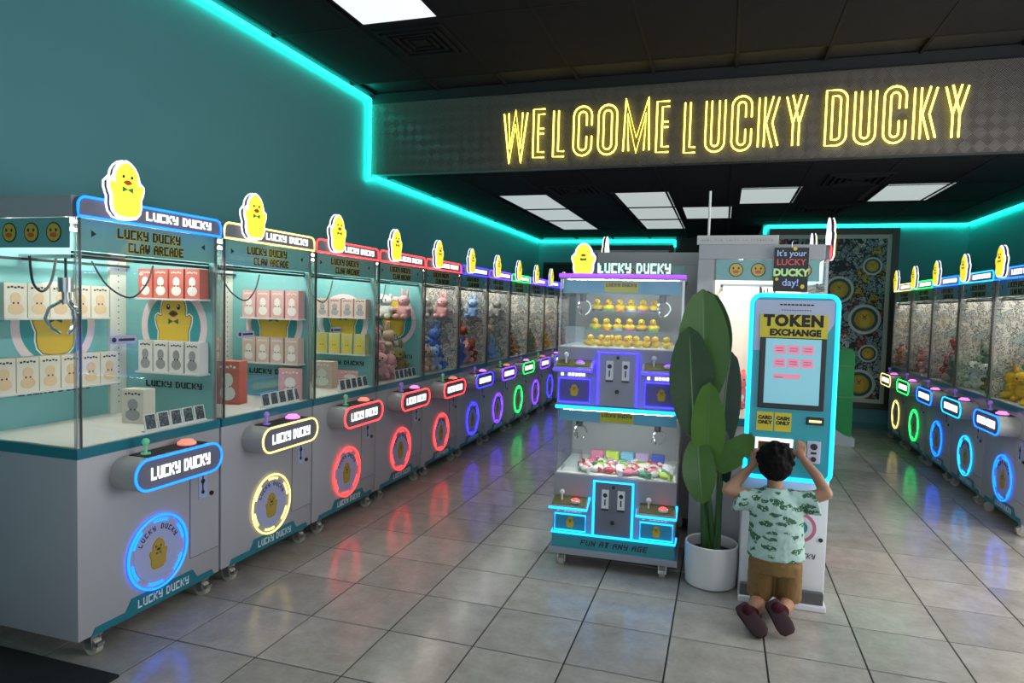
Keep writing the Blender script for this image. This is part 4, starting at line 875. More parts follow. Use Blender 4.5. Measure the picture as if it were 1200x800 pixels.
for i in range(18):
    rubber_duck(0.18+(i % 9)*0.062+rnd.uniform(-0.01, 0.01), 0.10+0.10*(i//9)+rnd.uniform(-0.02, 0.02), 1.427, rnd.uniform(-1.2, 1.2), '%s loose yellow rubber duck from left, %s row on the purple case floor' % (ORD[i % 9], 'front' if i < 9 else 'back'), None, 0.9)
# candy and little toys in the lower case
CC = dict(pink=(0.75, 0.25, 0.38), red=(0.65, 0.06, 0.10), lime=(0.55, 0.75, 0.10), sky=(0.25, 0.60, 0.85), green=(0.08, 0.40, 0.22), white=(0.8, 0.8, 0.78), lilac=(0.6, 0.45, 0.75), blue=(0.06, 0.10, 0.5))
def candy_mesh(): return MB().ell((0, 0, 0.016), (0.030, 0.018, 0.016), 10, 6).prism([(0.024, 0.016), (0.052, 0.004), (0.052, 0.030)], -0.010, 0.010).prism([(-0.024, 0.016), (-0.052, 0.030), (-0.052, 0.004)], -0.010, 0.010)
def candy(x, y, z, rz, c, lab, s=1.0):
    o = tag(link('wrapped_candy', cmesh('candy', candy_mesh, [WHITE], smooth=True), None, to_duo(x, y, z), (0, 0, rz), mat('candy_'+c, CC[c], 0.35)), lab, 'candy', lab); o.scale = (s, s, s)
cn_ = list(CC)
for i in range(40):
    c = ['white', 'white', 'red', 'white', 'pink', 'green', 'white', 'lime', 'red', 'white'][i % 10]
    candy(0.19+(i % 8)*0.072+rnd.uniform(-0.012, 0.012), 0.07+(i//8)*0.062+rnd.uniform(-0.012, 0.012), 0.607, rnd.uniform(0, 3.1), c, '%s wrapped candy, %s from left, %s row from the glass, cyan lower case' % (c, ORD[i % 8], ORD[i//8]), 1.3)
for i, c in enumerate(['pink', 'lime', 'sky', 'lilac', 'blue']):
    link_ = tag(link('candy_pack', MB().box(-0.045, 0.045, -0.02, 0.02, 0, 0.06).mesh('candy_pack', [mat('pack_'+c, CC[c], 0.4)], bevel=0.006), None, to_duo(0.21+i*0.105, 0.50, 0.607), (0, 0, 0)), '%s candy pack lined up along the back of the cyan lower case' % c, 'candy pack', 'candy packs in the lower case')

# ================================================================== TOKEN KIOSK
KX0, KX1, KY = 0.150, 0.605, 4.08
ki = empty('token_kiosk', (KX0, KY, 0), 0, 'white and teal token exchange kiosk with cyan neon frame', 'kiosk')
KW = KX1-KX0
KWHITE = mat('kiosk_white', (0.74, 0.75, 0.78), 0.35); KTEAL = mat('kiosk_teal', (0.03, 0.36, 0.42), 0.35)
def kp_(name, mb, mats, parent=ki, **kw): return link(name, mb.mesh(name, mats, **kw), parent)
pl = kp_('plinth', boxm(-0.003, KW+0.01, -0.045, 0.40, 0.0, 0.035), [KWHITE], bevel=0.006)
ped = kp_('pedestal', MB().prism([(0.0, 0.035), (0.40, 0.035), (0.40, 0.75), (0.0, 0.75)], 0.0, KW, plane='yz'), [KWHITE], bevel=0.008, smooth=True)
for x0, x1 in ((0.005, 0.075), (0.315, KW-0.005)): link('foot_grille', boxm(x0, x1, -0.030, 0.0, 0.035, 0.105).mesh('foot_grille', [mat('foot_grey', (0.10, 0.10, 0.105), 0.5)], bevel=0.004), ped)
# round print and key lock on the pedestal
link('pedestal_print', MB().prism(circ(0.315, 0.46, 0.085, 0.085, 24), -0.001, 0, 0).prism(circ(0.315, 0.46, 0.066, 0.066, 24), -0.0016, -0.001, 1).prism(circ(0.315, 0.46, 0.04, 0.04, 16), -0.002, -0.0016, 2).mesh('pedestal_print', [PINK, KWHITE, TEAL]), ped, (0, 0, 0))
link('pedestal_lock', MB().cyl((0.425, -0.006, 0.40), 0.012, 0.008, 'y', 12).mesh('pedestal_lock', [BLACK]), ped)
link('pedestal_letters', pixtext('LUCKY', 0.03, 0.11, depth=0.001, skew=0.2).mesh('pedestal_letters', [DARK]), ped, (0.345, 0, 0.30))
hd = kp_('head', MB().prism(rrect(0.0, KW, 0.735, 1.775, 0.05)[::-1], -0.03, 0.22), [KWHITE], smooth=True)
link('face_plate', MB().prism(rrect(0.006, KW-0.006, 0.741, 1.769, 0.045)[::-1], -0.038, -0.03).mesh('face_plate', [KTEAL]), hd)
link('neon_frame', MB().tube([(a, -0.036, b) for a, b in rrect(0.004, KW-0.004, 0.739, 1.771, 0.048)], 0.0125, 8, closed=True).mesh('neon_frame', [NEON['cyan']], smooth=True), hd)
link('upper_print', MB().prism([(0.022, 1.46), (0.30, 1.46), (KW-0.022, 1.62), (KW-0.022, 1.745), (0.022, 1.745)][::-1] if False else [(0.022, 1.46), (0.34, 1.46), (KW-0.022, 1.62), (KW-0.022, 1.745), (0.022, 1.745)], -0.040, -0.038).mesh('upper_print', [mat('lavender_print', (0.46, 0.50, 0.66), 0.5)]), hd)
up = MB()
for i in range(9): up.box(0.15+0.02*i, 0.165+0.02*i, -0.0412, -0.040, 1.716, 1.724)
for i in range(12): up.box(0.16+0.013*i, 0.169+0.013*i, -0.0412, -0.040, 1.688, 1.692)
link('small_print', up.mesh('small_print', [DARK]), hd)
bn = kp_('banner', MB().box(0.05, 0.40, -0.0445, -0.041, 1.535, 1.665), [YPRINT])
lettering('TOKEN', 0.084, DARK, bn, (0.225, -0.0447, 1.628), bold=0.005, spacing=1.15, name='banner_letters'); lettering('EXCHANGE', 0.048, DARK, bn, (0.235, -0.0447, 1.563), bold=0.003, spacing=1.05, name='banner_letters')
bz = kp_('screen_bezel', boxm(0.055, 0.40, -0.050, -0.038, 1.135, 1.535), [BLACK], bevel=0.004)
SCRM = mat('kiosk_screen', (0.1, 0.3, 0.35), 0.12, emit=(0.16, 0.38, 0.46), es=0.62)
scn = link('screen', boxm(0.085, 0.372, -0.052, -0.050, 1.165, 1.53).mesh('screen', [SCRM]), bz)
BTN = mat('screen_pink', (0.6, 0.2, 0.3), 0.2, emit=(0.5, 0.13, 0.2), es=0.6)
for i in range(3):
    for j in range(3 if i < 2 else 1):
        x0 = 0.13+j*0.072; z0 = 1.445-i*0.075
        link('screen_button', MB().box(x0, x0+(0.06 if i < 2 else 0.14), -0.0532, -0.052, z0+(0 if i < 2 else 0.012), z0+0.05-(0 if i < 2 else 0.012)).mesh('screen_button', [BTN]), bz)
        mk = MB()
        for q in range(2 if i < 2 else 1): mk.box(x0+0.01, x0+0.05, -0.0538, -0.0532, z0+0.016+q*0.014, z0+0.021+q*0.014)
        link('button_marks', mk.mesh('button_marks', [PINK]), bz)
for x0, a in ((0.055, 'CARD\nONLY'), (0.150, 'CASH\nONLY')):
    stk = kp_('sticker', boxm(x0, x0+0.088, -0.0405, -0.038, 1.005, 1.112), [YPRINT])
    lettering(a, 0.027, DARK, stk, (x0+0.044, -0.0407, 1.066), bold=0.0016, name='sticker_letters')
sl = kp_('bill_slot', boxm(0.315, 0.405, -0.048, -0.038, 1.055, 1.098), [BLACK], bevel=0.003)
link('slot_light', boxm(0.328, 0.392, -0.050, -0.048, 1.070, 1.083).mesh('slot_light', [mat('slot_amber', (0.9, 0.7, 0.3), 0.4, emit=(1, 0.75, 0.3), es=0.9)]), sl)
tr = kp_('token_tray', MB().box(0.052, 0.252, -0.048, -0.038, 0.945, 0.965).box(0.052, 0.252, -0.048, -0.038, 0.845, 0.862).box(0.052, 0.068, -0.048, -0.038, 0.862, 0.945).box(0.236, 0.252, -0.048, -0.038, 0.862, 0.945), [mat('tray_frame_lit', (0.9, 0.9, 0.88), 0.4, emit=(1, 0.97, 0.9), es=0.7)])
link('tray_well', boxm(0.068, 0.236, -0.042, -0.038, 0.862, 0.945).mesh('tray_well', [mat('tray_brown', (0.16, 0.09, 0.03), 0.4, 0.5)]), tr)
lip = link('tray_lip', MB().box(0.05, 0.254, -0.075, -0.038, 0.832, 0.845).mesh('tray_lip', [STEEL], bevel=0.003), tr)
cp = kp_('coin_panel', boxm(0.325, 0.395, -0.046, -0.038, 0.84, 0.965), [mat('coin_panel_lilac', (0.58, 0.58, 0.72), 0.4)], bevel=0.003)
link('coin_knob', MB().cyl((0.36, -0.056, 0.935), 0.018, 0.012, 'y', 14).cyl((0.36, -0.054, 0.865), 0.014, 0.010, 'y', 12).box(0.345, 0.375, -0.048, -0.046, 0.892, 0.905).mesh('coin_knob', [BLACK]), cp)
# black poster on the end glass, white strip sign and rod on the machine behind
po = empty('hanging_poster', (0.39, 4.535, 1.945), 0, 'black poster with coloured handwriting hung on the end glass behind the kiosk', 'poster')
link('board', boxm(-0.100, 0.100, -0.004, 0.004, -0.137, 0.137).mesh('board', [BLACK]), po)
link('hook', MB().tube([(0, 0, 0.137), (0, 0, 0.17), (0.008, 0, 0.178)], 0.003, 6).mesh('hook', [STEEL]), po)
for s_, z, c, sz, bo in (('It\'s your', 0.10, (0.45, 0.6, 0.9), 0.052, 0.0005), ('LUCKY', 0.045, (0.75, 0.12, 0.12), 0.054, 0.0005), ('DUCKY', -0.02, (0.55, 0.85, 0.35), 0.060, 0.003), ('day!', -0.082, (0.4, 0.55, 0.95), 0.060, 0.0005)):
    lettering(s_, sz, mat('chalk_%s' % s_[:3], c, 0.7), po, (0, -0.0045, z), bold=bo, name='poster_letters')
link('poster_doodle', MB().prism(circ(0.07, -0.105, 0.012, 0.014, 10), -0.006, -0.004).prism(circ(-0.08, -0.06, 0.01, 0.01, 10), -0.006, -0.004).prism(circ(0.02, 0.13, 0.012, 0.012, 10), -0.006, -0.004).mesh('poster_doodle', [YPRINT]), po)
ss = empty('strip_sign', (-0.185, 4.575, ZS), 0, 'long pale grey strip sign with faint lettering lying on the end-on machine', 'sign')
link('strip', boxm(0, 0.50, 0, 0.03, 0, 0.06).mesh('strip', [mat('strip_grey', (0.52, 0.51, 0.50), 0.5)], bevel=0.003), ss)
mk = MB(); rr_ = random.Random(3)
for i in range(26):
    if i in (4, 8, 14, 17): continue
    hgt = rr_.choice([0.012, 0.018, 0.02]); x0 = 0.03+i*0.017
    mk.box(x0, x0+0.003, -0.001, 0, 0.022, 0.022+hgt).box(x0, x0+0.010, -0.001, 0, 0.022+rr_.choice([0, 0.008]), 0.025+rr_.choice([0, 0.008]))
link('faint_marks', mk.mesh('faint_marks', [mat('faint_ink', (0.34, 0.33, 0.33), 0.6)]), ss)
tag(link('white_rod', MB().cyl((0, 0, 0), 0.008, 0.36, 'z', 10).cyl((0, 0, 0), 0.02, 0.012, 'z', 12).mesh('white_rod', [WHITE], smooth=True), None, (-0.115, 4.66, ZS)), 'thin white rod standing upright on top of the end-on machine', 'rod')
# prizes glimpsed in the end-on machine: plush; the drape in the reflection's cream is switched off
for i, (x, y, c) in enumerate(((0.05, 4.80, 'white'), (0.28, 4.84, 'pink'), (0.46, 4.9, 'white'), (0.12, 5.1, 'coral'), (0.38, 5.15, 'white'))):
    plush((x, y, ZF), (0, 0, 0.3*i), 1.1, ['bear', 'bunny', 'cat'][i % 3], c, '%s %s plush on the deck of the end-on machine behind the kiosk' % (c, EARS[['bear', 'bunny', 'cat'][i % 3]]))
tag(link('cream_backdrop', MB().prism([(0.30, 1.40), (0.30, 1.86), (0.315, 1.86), (0.335, 1.62), (0.315, 1.40)], -0.05, 0.26).mesh('x', [mat('cream_paper', (0.78, 0.66, 0.54), 0.7)]), None, (-0.02, 4.62, 0)), 'cream paper backdrop hanging inside the end-on machine', 'backdrop') if False else None

# ================================================================== PLANT
pt = empty('potted_plant', (-0.012, 4.25, 0), 0, 'tall potted plant with broad paddle leaves in a white pot', 'plant')
POT = mat('pot_white', (0.66, 0.65, 0.63), 0.5, noise_amt=0.03)
link('pot', MB().lathe([(0.0, 0.0), (0.135, 0.0), (0.150, 0.012), (0.158, 0.12), (0.158, 0.255), (0.152, 0.262), (0.145, 0.255), (0.143, 0.19), (0.0, 0.19)], n=40).mesh('pot', [POT], smooth=True, merge=True), pt)
link('soil', MB().lathe([(0.0, 0.205), (0.08, 0.203), (0.1425, 0.195)], n=28).mesh('soil', [mat('soil', (0.03, 0.02, 0.012), 0.95, bump=0.8, bscale=50)], merge=True), pt)
def leaf(base, tip, width, col_, side=(1, 0, 0), bulge=0.06, fold=0.18, name='leaf', droop=0.0):
    b, t = Vector(base), Vector(tip); ax = (t-b); Ln = ax.length; ax.normalize(); s = Vector(side); s = (s-ax*s.dot(ax)).normalized(); n = s.cross(ax)
    NU, NV = 40, 6; vs = []; fs = []
    for i in range(NU+1):
        u = i/NU; wv = width/2*min(1.0, (math.sin(math.pi*min(1, u*0.93+0.045))**0.62))*(1.0 if u < 0.95 else (1-u)/0.05*0.85+0.15)
        for j in range(-NV, NV+1):
            v = j/NV
            p = b + ax*(u*Ln) + s*(v*wv) + n*(bulge*math.sin(math.pi*u) + abs(v)*wv*fold + 0.0022*math.sin(u*95+abs(v)*9)*abs(v)) + Vector((0, 0, -droop*u*u))
            vs.append(p)
    m = 2*NV+1
    for i in range(NU):
        for j in range(m-1): fs.append((i*m+j, i*m+j+1, (i+1)*m+j+1, (i+1)*m+j))
    o = link(name, MB().add(vs, fs).mesh(name, [leaf_mat('leaf_'+col_, {'dark': (0.022, 0.062, 0.018), 'mid': (0.070, 0.160, 0.030), 'light': (0.110, 0.245, 0.040), 'deep': (0.010, 0.035, 0.020)}[col_])], smooth=True), pt)
    rib = [b+ax*(Ln*i/12)+n*(bulge*math.sin(math.pi*i/12)-0.002)+Vector((0, 0, -droop*(i/12)**2)) for i in range(12)]
    link('midrib', MB().tube(rib, 0.004, 5, taper=[0.007-0.0004*i for i in range(12)]).mesh('midrib', [leaf_mat('rib_green', (0.12, 0.26, 0.09))], smooth=True), o)
    return b
PO = Vector((-0.012, 4.25, 0))
def L3(x, y, z): return (x-PO.x, y-PO.y, z)
leaf(L3(-0.085, 4.115, 1.12), L3(-0.122, 4.11, 1.80), 0.295, 'mid', (1, 0.0, 0), -0.005)
leaf(L3(-0.08, 4.40, 1.20), L3(-0.10, 4.44, 1.80), 0.30, 'dark', (1, -0.15, 0), -0.04)
leaf(L3(-0.135, 4.04, 0.94), L3(-0.185, 4.00, 1.58), 0.255, 'dark', (1, 0.1, 0), -0.02)
leaf(L3(-0.055, 4.06, 0.73), L3(-0.058, 3.90, 1.275), 0.195, 'light', (1, -0.2, 0), -0.015)
leaf(L3(0.03, 4.38, 0.80), L3(0.06, 4.46, 1.42), 0.20, 'deep', (1, 0.5, 0), -0.03)
leaf(L3(0.01, 4.10, 0.73), L3(0.175, 3.93, 1.0), 0.165, 'light', (0.8, 0.3, -0.5), -0.015)
leaf(L3(-0.115, 4.05, 0.93), L3(-0.07, 3.98, 0.56), 0.19, 'mid', (-1, 0.1, 0), 0.03)
leaf(L3(0.03, 4.30, 0.95), L3(0.06, 4.30, 0.62), 0.13, 'deep', (-1, 0.5, 0), 0.03)
STM = leaf_mat('stem_green', (0.045, 0.12, 0.03))
for i, (x0, x1, y1, z1, r_) in enumerate(((-0.05, -0.085, 4.115, 1.14, 0.011), (-0.03, -0.135, 4.045, 0.96, 0.010), (0.0, -0.055, 4.06, 0.75, 0.011), (0.025, 0.03, 4.38, 0.82, 0.012), (0.02, 0.01, 4.10, 0.74, 0.010), (-0.06, -0.115, 4.05, 0.93, 0.009), (0.01, 0.03, 4.30, 0.94, 0.012), (-0.02, -0.08, 4.40, 1.22, 0.012))):
    link('stem', MB().tube([L3(x0, 4.25+0.02*(i % 3-1), 0.20), L3(x0+(x1-x0)*0.35, 4.25+(y1-4.25)*0.3, 0.2+(z1-0.2)*0.4), L3(x0+(x1-x0)*0.75, 4.25+(y1-4.25)*0.75, 0.2+(z1-0.2)*0.8), L3(x1, y1, z1)], r_, 8, taper=[r_*1.5, r_*1.15, r_, r_*0.7]).mesh('stem', [STM], smooth=True), pt)

# ================================================================== BOY KNEELING AT THE KIOSK
SKIN = mat('skin_brown', (0.36, 0.19, 0.115), 0.5, noise_amt=0.06, nscale=30)
HAIR = mat('hair_black', (0.006, 0.005, 0.005), 0.8, bump=0.6, bscale=120, spec=0.12)
def loft(mb, rings, n=18):
    """rings: (centre, axis u * ru, axis v * rv)"""
    vs = []; fs = []
    for c, u, v in rings:
        c, u, v = Vector(c), Vector(u), Vector(v)
        for j in range(n): a = 2*math.pi*j/n; vs.append(c+u*math.cos(a)+v*math.sin(a))
    for i in range(len(rings)-1):
        for j in range(n): fs.append((i*n+j, i*n+(j+1) % n, (i+1)*n+(j+1) % n, (i+1)*n+j))
    fs += [tuple(range(n-1, -1, -1)), tuple(range((len(rings)-1)*n, len(rings)*n))]
    return mb.add(vs, fs)
def limb(mb, pts, rad, n=14):
    mb.tube(pts, 0, n, taper=rad)
    for p, r_ in zip(pts, rad): mb.ell(p, (r_, r_, r_), 12, 8)
def remesh(name, mb, m, voxel, smooth, parent, disp=0.0):
    me = mb.mesh(name+'_src', [m]); bm = bmesh.new(); bm.from_mesh(me); bmesh.ops.recalc_face_normals(bm, faces=bm.faces); bm.to_mesh(me); bm.free()
    ob = bpy.data.objects.new('src', me); col.objects.link(ob)
    md = ob.modifiers.new('r', 'REMESH'); md.mode = 'VOXEL'; md.voxel_size = voxel
    ms = ob.modifiers.new('s', 'SMOOTH'); ms.factor = 0.5; ms.iterations = smooth
    dg = bpy.context.evaluated_depsgraph_get(); out = bpy.data.meshes.new_from_object(ob.evaluated_get(dg)); bpy.data.objects.remove(ob)
    out.name = name
    if disp:
        for v in out.vertices: v.co += v.normal*disp*noise.noise(v.co*48)
    for p in out.polygons: p.use_smooth = True
    if not out.materials: out.materials.append(m)
    return link(name, out, parent)
BO = Vector((0.32, 3.85, 0))
boy = empty('person', BO, 0, 'child kneeling at the kiosk in mint printed shirt and tan shorts, arms raised', 'person')
def B(x, y, z): return (x-BO.x, y-BO.y, z)
bd = MB()
loft(bd, [(B(0.325, 3.865, 0.33), (0.11, 0, 0), (0, 0.085, 0)), (B(0.322, 3.862, 0.42), (0.105, 0, 0), (0, 0.08, 0)), (B(0.318, 3.855, 0.55), (0.115, 0, 0), (0, 0.085, 0)), (B(0.315, 3.855, 0.64), (0.12, 0, 0), (0, 0.08, 0)), (B(0.312, 3.86, 0.69), (0.075, 0, 0), (0, 0.06, 0)), (B(0.308, 3.868, 0.72), (0.042, 0, 0), (0, 0.044, 0)), (B(0.303, 3.88, 0.80), (0.040, 0, 0), (0, 0.042, 0))])
bd.ell(B(0.302, 3.90, 0.862), (0.082, 0.092, 0.102), 20, 14); bd.ell(B(0.302, 3.935, 0.815), (0.058, 0.055, 0.05), 14, 10)
bd.ell(B(0.302, 3.993, 0.842), (0.012, 0.014, 0.016), 8, 6)
for q in (-1, 1): bd.ell(B(0.302+q*0.084, 3.895, 0.842), (0.010, 0.020, 0.028), 10, 8)
limb(bd, [B(0.205, 3.865, 0.665), B(0.135, 3.855, 0.675), B(0.062, 3.845, 0.690)], [0.044, 0.037, 0.032])
limb(bd, [B(0.062, 3.845, 0.690), B(0.125, 3.90, 0.752), B(0.190, 3.962, 0.812)], [0.032, 0.029, 0.021])
limb(bd, [B(0.428, 3.865, 0.675), B(0.495, 3.86, 0.695), B(0.560, 3.855, 0.722)], [0.044, 0.037, 0.032])
limb(bd, [B(0.560, 3.855, 0.722), B(0.515, 3.91, 0.80), B(0.452, 3.962, 0.872)], [0.032, 0.029, 0.021])
def hand(px, py, pz, q, tilt):
    """q=+1 left hand (thumb to the right), palm facing the kiosk, fingers up and curled over the tray"""
    bd.ell(B(px, py, pz), (0.027, 0.014, 0.030), 12, 8)
    for i in range(4):
        fx = px+q*(-0.022+i*0.0145); ln = [0.034, 0.042, 0.045, 0.038][i]
        limb(bd, [B(fx, py+0.002, pz+0.020), B(fx+q*tilt*0.3*ln, py+0.008, pz+0.024+ln*0.6), B(fx+q*tilt*0.6*ln, py+0.026, pz+0.026+ln*0.95), B(fx+q*tilt*0.6*ln, py+0.038, pz+0.018+ln*0.8)], [0.0078, 0.0075, 0.007, 0.006], 8)
    limb(bd, [B(px+q*0.020, py+0.004, pz-0.010), B(px+q*0.036, py+0.014, pz+0.006), B(px+q*0.040, py+0.028, pz+0.022)], [0.010, 0.009, 0.007], 8)
hand(0.205, 3.975, 0.835, 1, 0.2); hand(0.438, 3.975, 0.898, -1, 0.2)
limb(bd, [B(0.272, 3.872, 0.33), B(0.262, 3.93, 0.17), B(0.258, 3.955, 0.062)], [0.075, 0.062, 0.050])
limb(bd, [B(0.382, 3.872, 0.33), B(0.393, 3.93, 0.17), B(0.398, 3.955, 0.062)], [0.075, 0.062, 0.050])
limb(bd, [B(0.258, 3.955, 0.062), B(0.238, 3.82, 0.085), B(0.212, 3.70, 0.085)], [0.050, 0.046, 0.032])
limb(bd, [B(0.398, 3.955, 0.062), B(0.382, 3.83, 0.098), B(0.358, 3.71, 0.115)], [0.050, 0.046, 0.032])
body = remesh('body', bd, SKIN, 0.0045, 3, boy)
ht = MB()
ht.ell(B(0.302, 3.886, 0.882), (0.093, 0.094, 0.090), 24, 16); ht.ell(B(0.302, 3.855, 0.845), (0.088, 0.066, 0.080), 18, 12)
rh = random.Random(2)
for i in range(70):
    th, ph = rh.uniform(0, 1.75), rh.uniform(0, 6.28); d = Vector((math.sin(th)*math.cos(ph), math.sin(th)*math.sin(ph), math.cos(th)))
    if d.y > 0.55 and d.z < 0.35: continue
    ht.ell(B(0.302+d.x*0.088, 3.878+d.y*0.088, 0.878+d.z*0.086), (0.017, 0.017, 0.017), 8, 6)
remesh('hair', ht, HAIR, 0.005, 1, boy, 0.004)
fc = MB()
for q in (-1, 1): fc.ell(B(0.302+q*0.032, 3.984, 0.866), (0.012, 0.006, 0.008), 10, 6)
link('eyes', fc.mesh('eyes', [BLACK]), boy); link('mouth', MB().ell(B(0.302, 3.990, 0.806), (0.020, 0.005, 0.006), 10, 6).mesh('mouth', [mat('lips', (0.35, 0.12, 0.10), 0.5)]), boy)
sh = MB()
loft(sh, [(B(0.325, 3.858, 0.352), (0.150, 0, 0), (0, 0.112, 0)), (B(0.323, 3.857, 0.42), (0.143, 0, 0), (0, 0.108, 0)), (B(0.320, 3.852, 0.53), (0.138, 0, 0), (0, 0.105, 0)), (B(0.316, 3.852, 0.62), (0.138, 0, 0), (0, 0.100, 0)), (B(0.313, 3.858, 0.685), (0.105, 0, 0), (0, 0.078, 0)), (B(0.308, 3.866, 0.728), (0.056, 0, 0), (0, 0.056, 0))], 24)
loft(sh, [(B(0.245, 3.862, 0.655), (0, 0.06, 0), (0.01, 0, 0.062)), (B(0.175, 3.86, 0.648), (0, 0.058, 0), (0.02, 0, 0.062)), (B(0.105, 3.852, 0.640), (0, 0.058, 0), (0.02, 0, 0.064))])
loft(sh, [(B(0.390, 3.862, 0.665), (0, 0.06, 0), (-0.01, 0, 0.062)), (B(0.455, 3.86, 0.662), (0, 0.058, 0), (-0.02, 0, 0.062)), (B(0.522, 3.855, 0.668), (0, 0.058, 0), (-0.022, 0, 0.066))])
SHIRT = shirt_mat()
remesh('shirt', sh, SHIRT, 0.007, 4, boy, 0.004)
so = MB()
loft(so, [(B(0.325, 3.862, 0.385), (0.128, 0, 0), (0, 0.10, 0)), (B(0.326, 3.864, 0.33), (0.136, 0, 0), (0, 0.108, 0)), (B(0.326, 3.868, 0.27), (0.134, 0, 0), (0, 0.105, 0))], 22)
for x0, x1 in ((0.262, 0.256), (0.390, 0.402)):
    loft(so, [(B(x0, 3.868, 0.32), (0.074, 0, 0), (0, 0.095, 0)), (B((x0+x1)/2, 3.895, 0.21), (0.072, 0, 0), (0, 0.086, 0)), (B(x1, 3.915, 0.112), (0.070, 0, 0), (0, 0.078, 0.012))])
remesh('shorts', so, mat('shorts_tan', (0.20, 0.115, 0.038), 0.85, noise_amt=0.12, nscale=40), 0.007, 3, boy, 0.003)
SHOE = mat('shoe_maroon', (0.040, 0.007, 0.012), 0.85, bump=0.3, bscale=200, spec=0.15); SOLE = mat('shoe_sole', (0.030, 0.008, 0.012), 0.8)
def shoe(heel, toe, out):
    h_, t_ = Vector(heel), Vector(toe); ax = (t_-h_).normalized(); s = Vector(out); s = (s-ax*s.dot(ax)).normalized(); n = s.cross(ax)
    if n.y < 0: n = -n
    L_ = (t_-h_).length; mb = MB()
    prof = [(-0.02, 0.026, 0.030), (0.06, 0.034, 0.044), (0.28, 0.035, 0.046), (0.5, 0.038, 0.036), (0.75, 0.042, 0.026), (0.93, 0.036, 0.020), (1.02, 0.020, 0.012)]
    loft(mb, [(h_+ax*(u*L_)+n*(k), s*w_, n*k) for u, w_, k in prof], 16)
    o = link('shoe', mb.mesh('shoe', [SHOE], smooth=True), boy)
    sb = MB(); loft(sb, [(h_+ax*(u*L_)-n*0.004, s*(w_+0.004), n*0.009) for u, w_, k in prof], 16)
    link('sole', sb.mesh('sole', [SOLE], smooth=True), o)
    lc = MB()
    for i in range(4):
        u = 0.42+i*0.10; lc.tube([h_+ax*(u*L_)+s*0.040*math.cos(a)+n*(0.034+0.034*math.sin(a)) for a in (0.1, 0.5, 0.9, 1.3)], 0.003, 5)
    link('laces', lc.mesh('laces', [WHITE]), o)
shoe(B(0.150, 3.690, 0.122), B(0.262, 3.585, 0.030), (0.75, 0.35, 0.45))
shoe(B(0.300, 3.70, 0.165), B(0.388, 3.630, 0.035), (0.8, 0.3, 0.4))
for p0, p1 in (((0.212, 3.70, 0.085), (0.185, 3.672, 0.105)), ((0.358, 3.71, 0.115), (0.325, 3.690, 0.135))):
    k_ = MB(); limb(k_, [B(*p0), B(*p1)], [0.034, 0.033]); link('sock', k_.mesh('sock', [SHOE], smooth=True), boy)

# ================================================================== BACKGROUND THINGS
# framed mural on the right part of the back wall
MUR = doodle_mat('mural_print', [(0.42, 0.46, 0.47), (0.50, 0.36, 0.06), (0.16, 0.30, 0.26), (0.55, 0.57, 0.55), (0.02, 0.02, 0.025), (0.30, 0.36, 0.44), (0.72, 0.73, 0.70), (0.55, 0.40, 0.05), (0.7, 0.7, 0.68), (0.42, 0.08, 0.06), (0.7, 0.7, 0.68)], 10.5, edge=0.075)
FRM = mat('mural_frame_black', (0.05, 0.045, 0.04), 0.4)
def mural(name, x0, x1, z0, z1, y, label):
    t = empty(name, ((x0+x1)/2, y, z0), 0, label, 'mural'); w_ = (x1-x0)/2; h_ = z1-z0
    link('frame', MB().box(-w_, w_, -0.05, 0, 0, 0.09).box(-w_, w_, -0.05, 0, h_-0.09, h_).box(-w_, -w_+0.09, -0.05, 0, 0.09, h_-0.09).box(w_-0.09, w_, -0.05, 0, 0.09, h_-0.09).mesh('frame', [FRM]), t)
    link('mount', boxm(-w_+0.09, w_-0.09, -0.02, 0, 0.09, h_-0.09).mesh('mount', [mat('mural_mount', (0.55, 0.56, 0.5), 0.6)]), t)
    link('print', boxm(-w_+0.15, w_-0.15, -0.024, -0.02, 0.15, h_-0.15).mesh('print', [MUR]), t)
    return t, w_, h_
mt, mw, mh = mural('framed_mural', 0.62, 2.38, 0.30, 2.95, YBR-0.001, 'tall framed street-art mural with round yellow badges on the teal back wall')
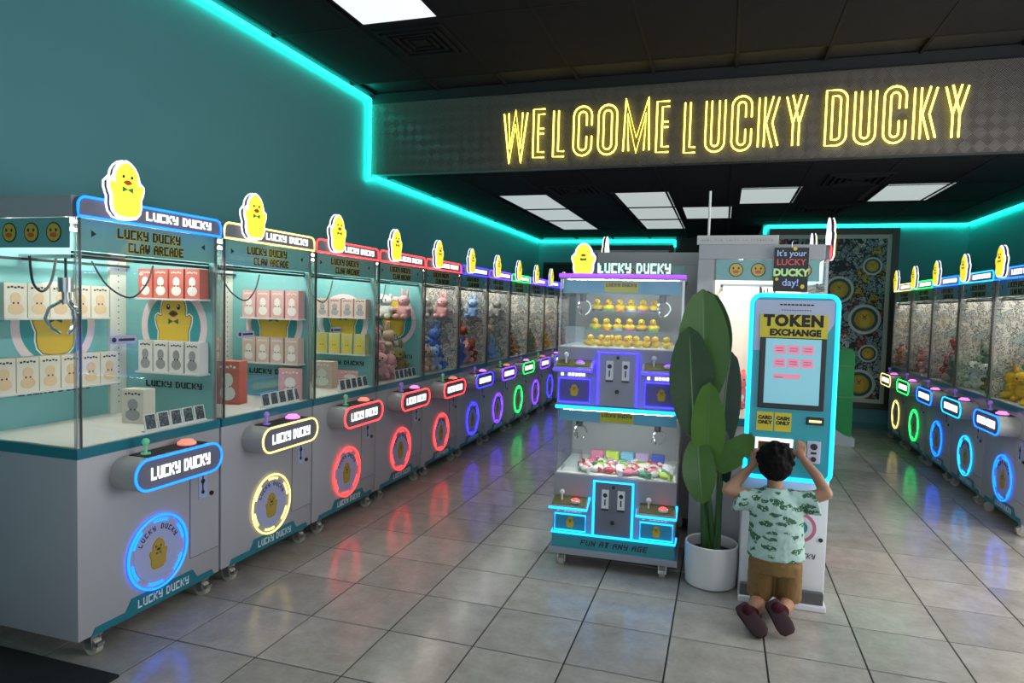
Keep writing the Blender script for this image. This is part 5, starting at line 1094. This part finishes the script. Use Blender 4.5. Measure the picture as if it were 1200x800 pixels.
for x, z, r_ in ((1.62, 2.05, 0.2), (1.98, 1.62, 0.22), (1.52, 1.62, 0.15), (2.05, 2.40, 0.13), (1.95, 0.66, 0.22), (2.05, 1.12, 0.13)):
    b_ = link('round_badge', MB().prism(circ(0, 0, r_, r_, 22), -0.003, 0, 2).prism(circ(0, 0, r_*0.82, r_*0.82, 22), -0.004, -0.003, 1).prism(circ(0, 0, r_*0.62, r_*0.62, 20), -0.005, -0.004, 0).mesh('round_badge', [mat('badge_ochre', (0.55, 0.30, 0.04), 0.6), mat('badge_dark_teal', (0.03, 0.10, 0.10), 0.6), mat('badge_white', (0.6, 0.62, 0.6), 0.6)]), mt, (x-1.5, -0.024, z-0.30))
    link('duck_print', duck_print('duck_badge%g' % r_, r_*1.1, 0, [YEL, BROWN, DGREEN, DARK, YEL]), b_, (0, -0.005, 0))
mural('framed_mural', -2.56, -0.93, 0.4, 2.89, YB-0.001, 'framed mural on the far end wall, its top above the mini machine')
tv = empty('wall_screen', (-3.0, YB-0.001, 1.9), 0, 'black screen on the far end wall at the end of the left row', 'screen')
link('housing', boxm(-0.44, 0.40, -0.06, 0, 0, 0.66).mesh('housing', [BLACK], bevel=0.01), tv); link('display', boxm(-0.40, 0.36, -0.063, -0.06, 0.04, 0.62).mesh('display', [mat('screen_black', (0.01, 0.01, 0.012), 0.1)]), tv)
# green cabinet with white curved foot behind the kiosk
gc = empty('green_cabinet', (1.20, 9.42, 0), 0, 'bright green cabinet on a white curved foot between the kiosk and the mural', 'cabinet')
GRN = mat('cabinet_green', (0.03, 0.42, 0.09), 0.35, noise_amt=0.15, nscale=8)
link('foot', MB().prism([(0.0, 0.0), (0.46, 0.0), (0.46, 0.10), (0.42, 0.11), (0.33, 0.14), (0.24, 0.20), (0.16, 0.30), (0.10, 0.40), (0.0, 0.40)], -0.02, 0.55).mesh('foot', [KWHITE]), gc)
link('panel', MB().prism([(0.0, 0.40), (0.10, 0.40), (0.16, 0.30), (0.24, 0.20), (0.33, 0.14), (0.42, 0.125), (0.42, 1.20), (0.38, 1.24), (0.0, 1.24)], 0.0, 0.50).mesh('panel', [GRN]), gc)
for z in (0.62, 1.02): link('trim_line', boxm(0.02, 0.40, -0.006, 0, z, z+0.012).mesh('trim_line', [mat('trim_pale_green', (0.2, 0.42, 0.2), 0.4)]), gc)
# black entrance mat
tag(link('floor_mat', boxm(-3.5, -2.46, 0.7, 2.225, 0.0, 0.012).mesh('floor_mat', [mat('mat_black', (0.008, 0.008, 0.009), 0.95, bump=0.6, bscale=300)], bevel=0.003)), 'black rubber floor mat at the near end of the left row', 'mat')
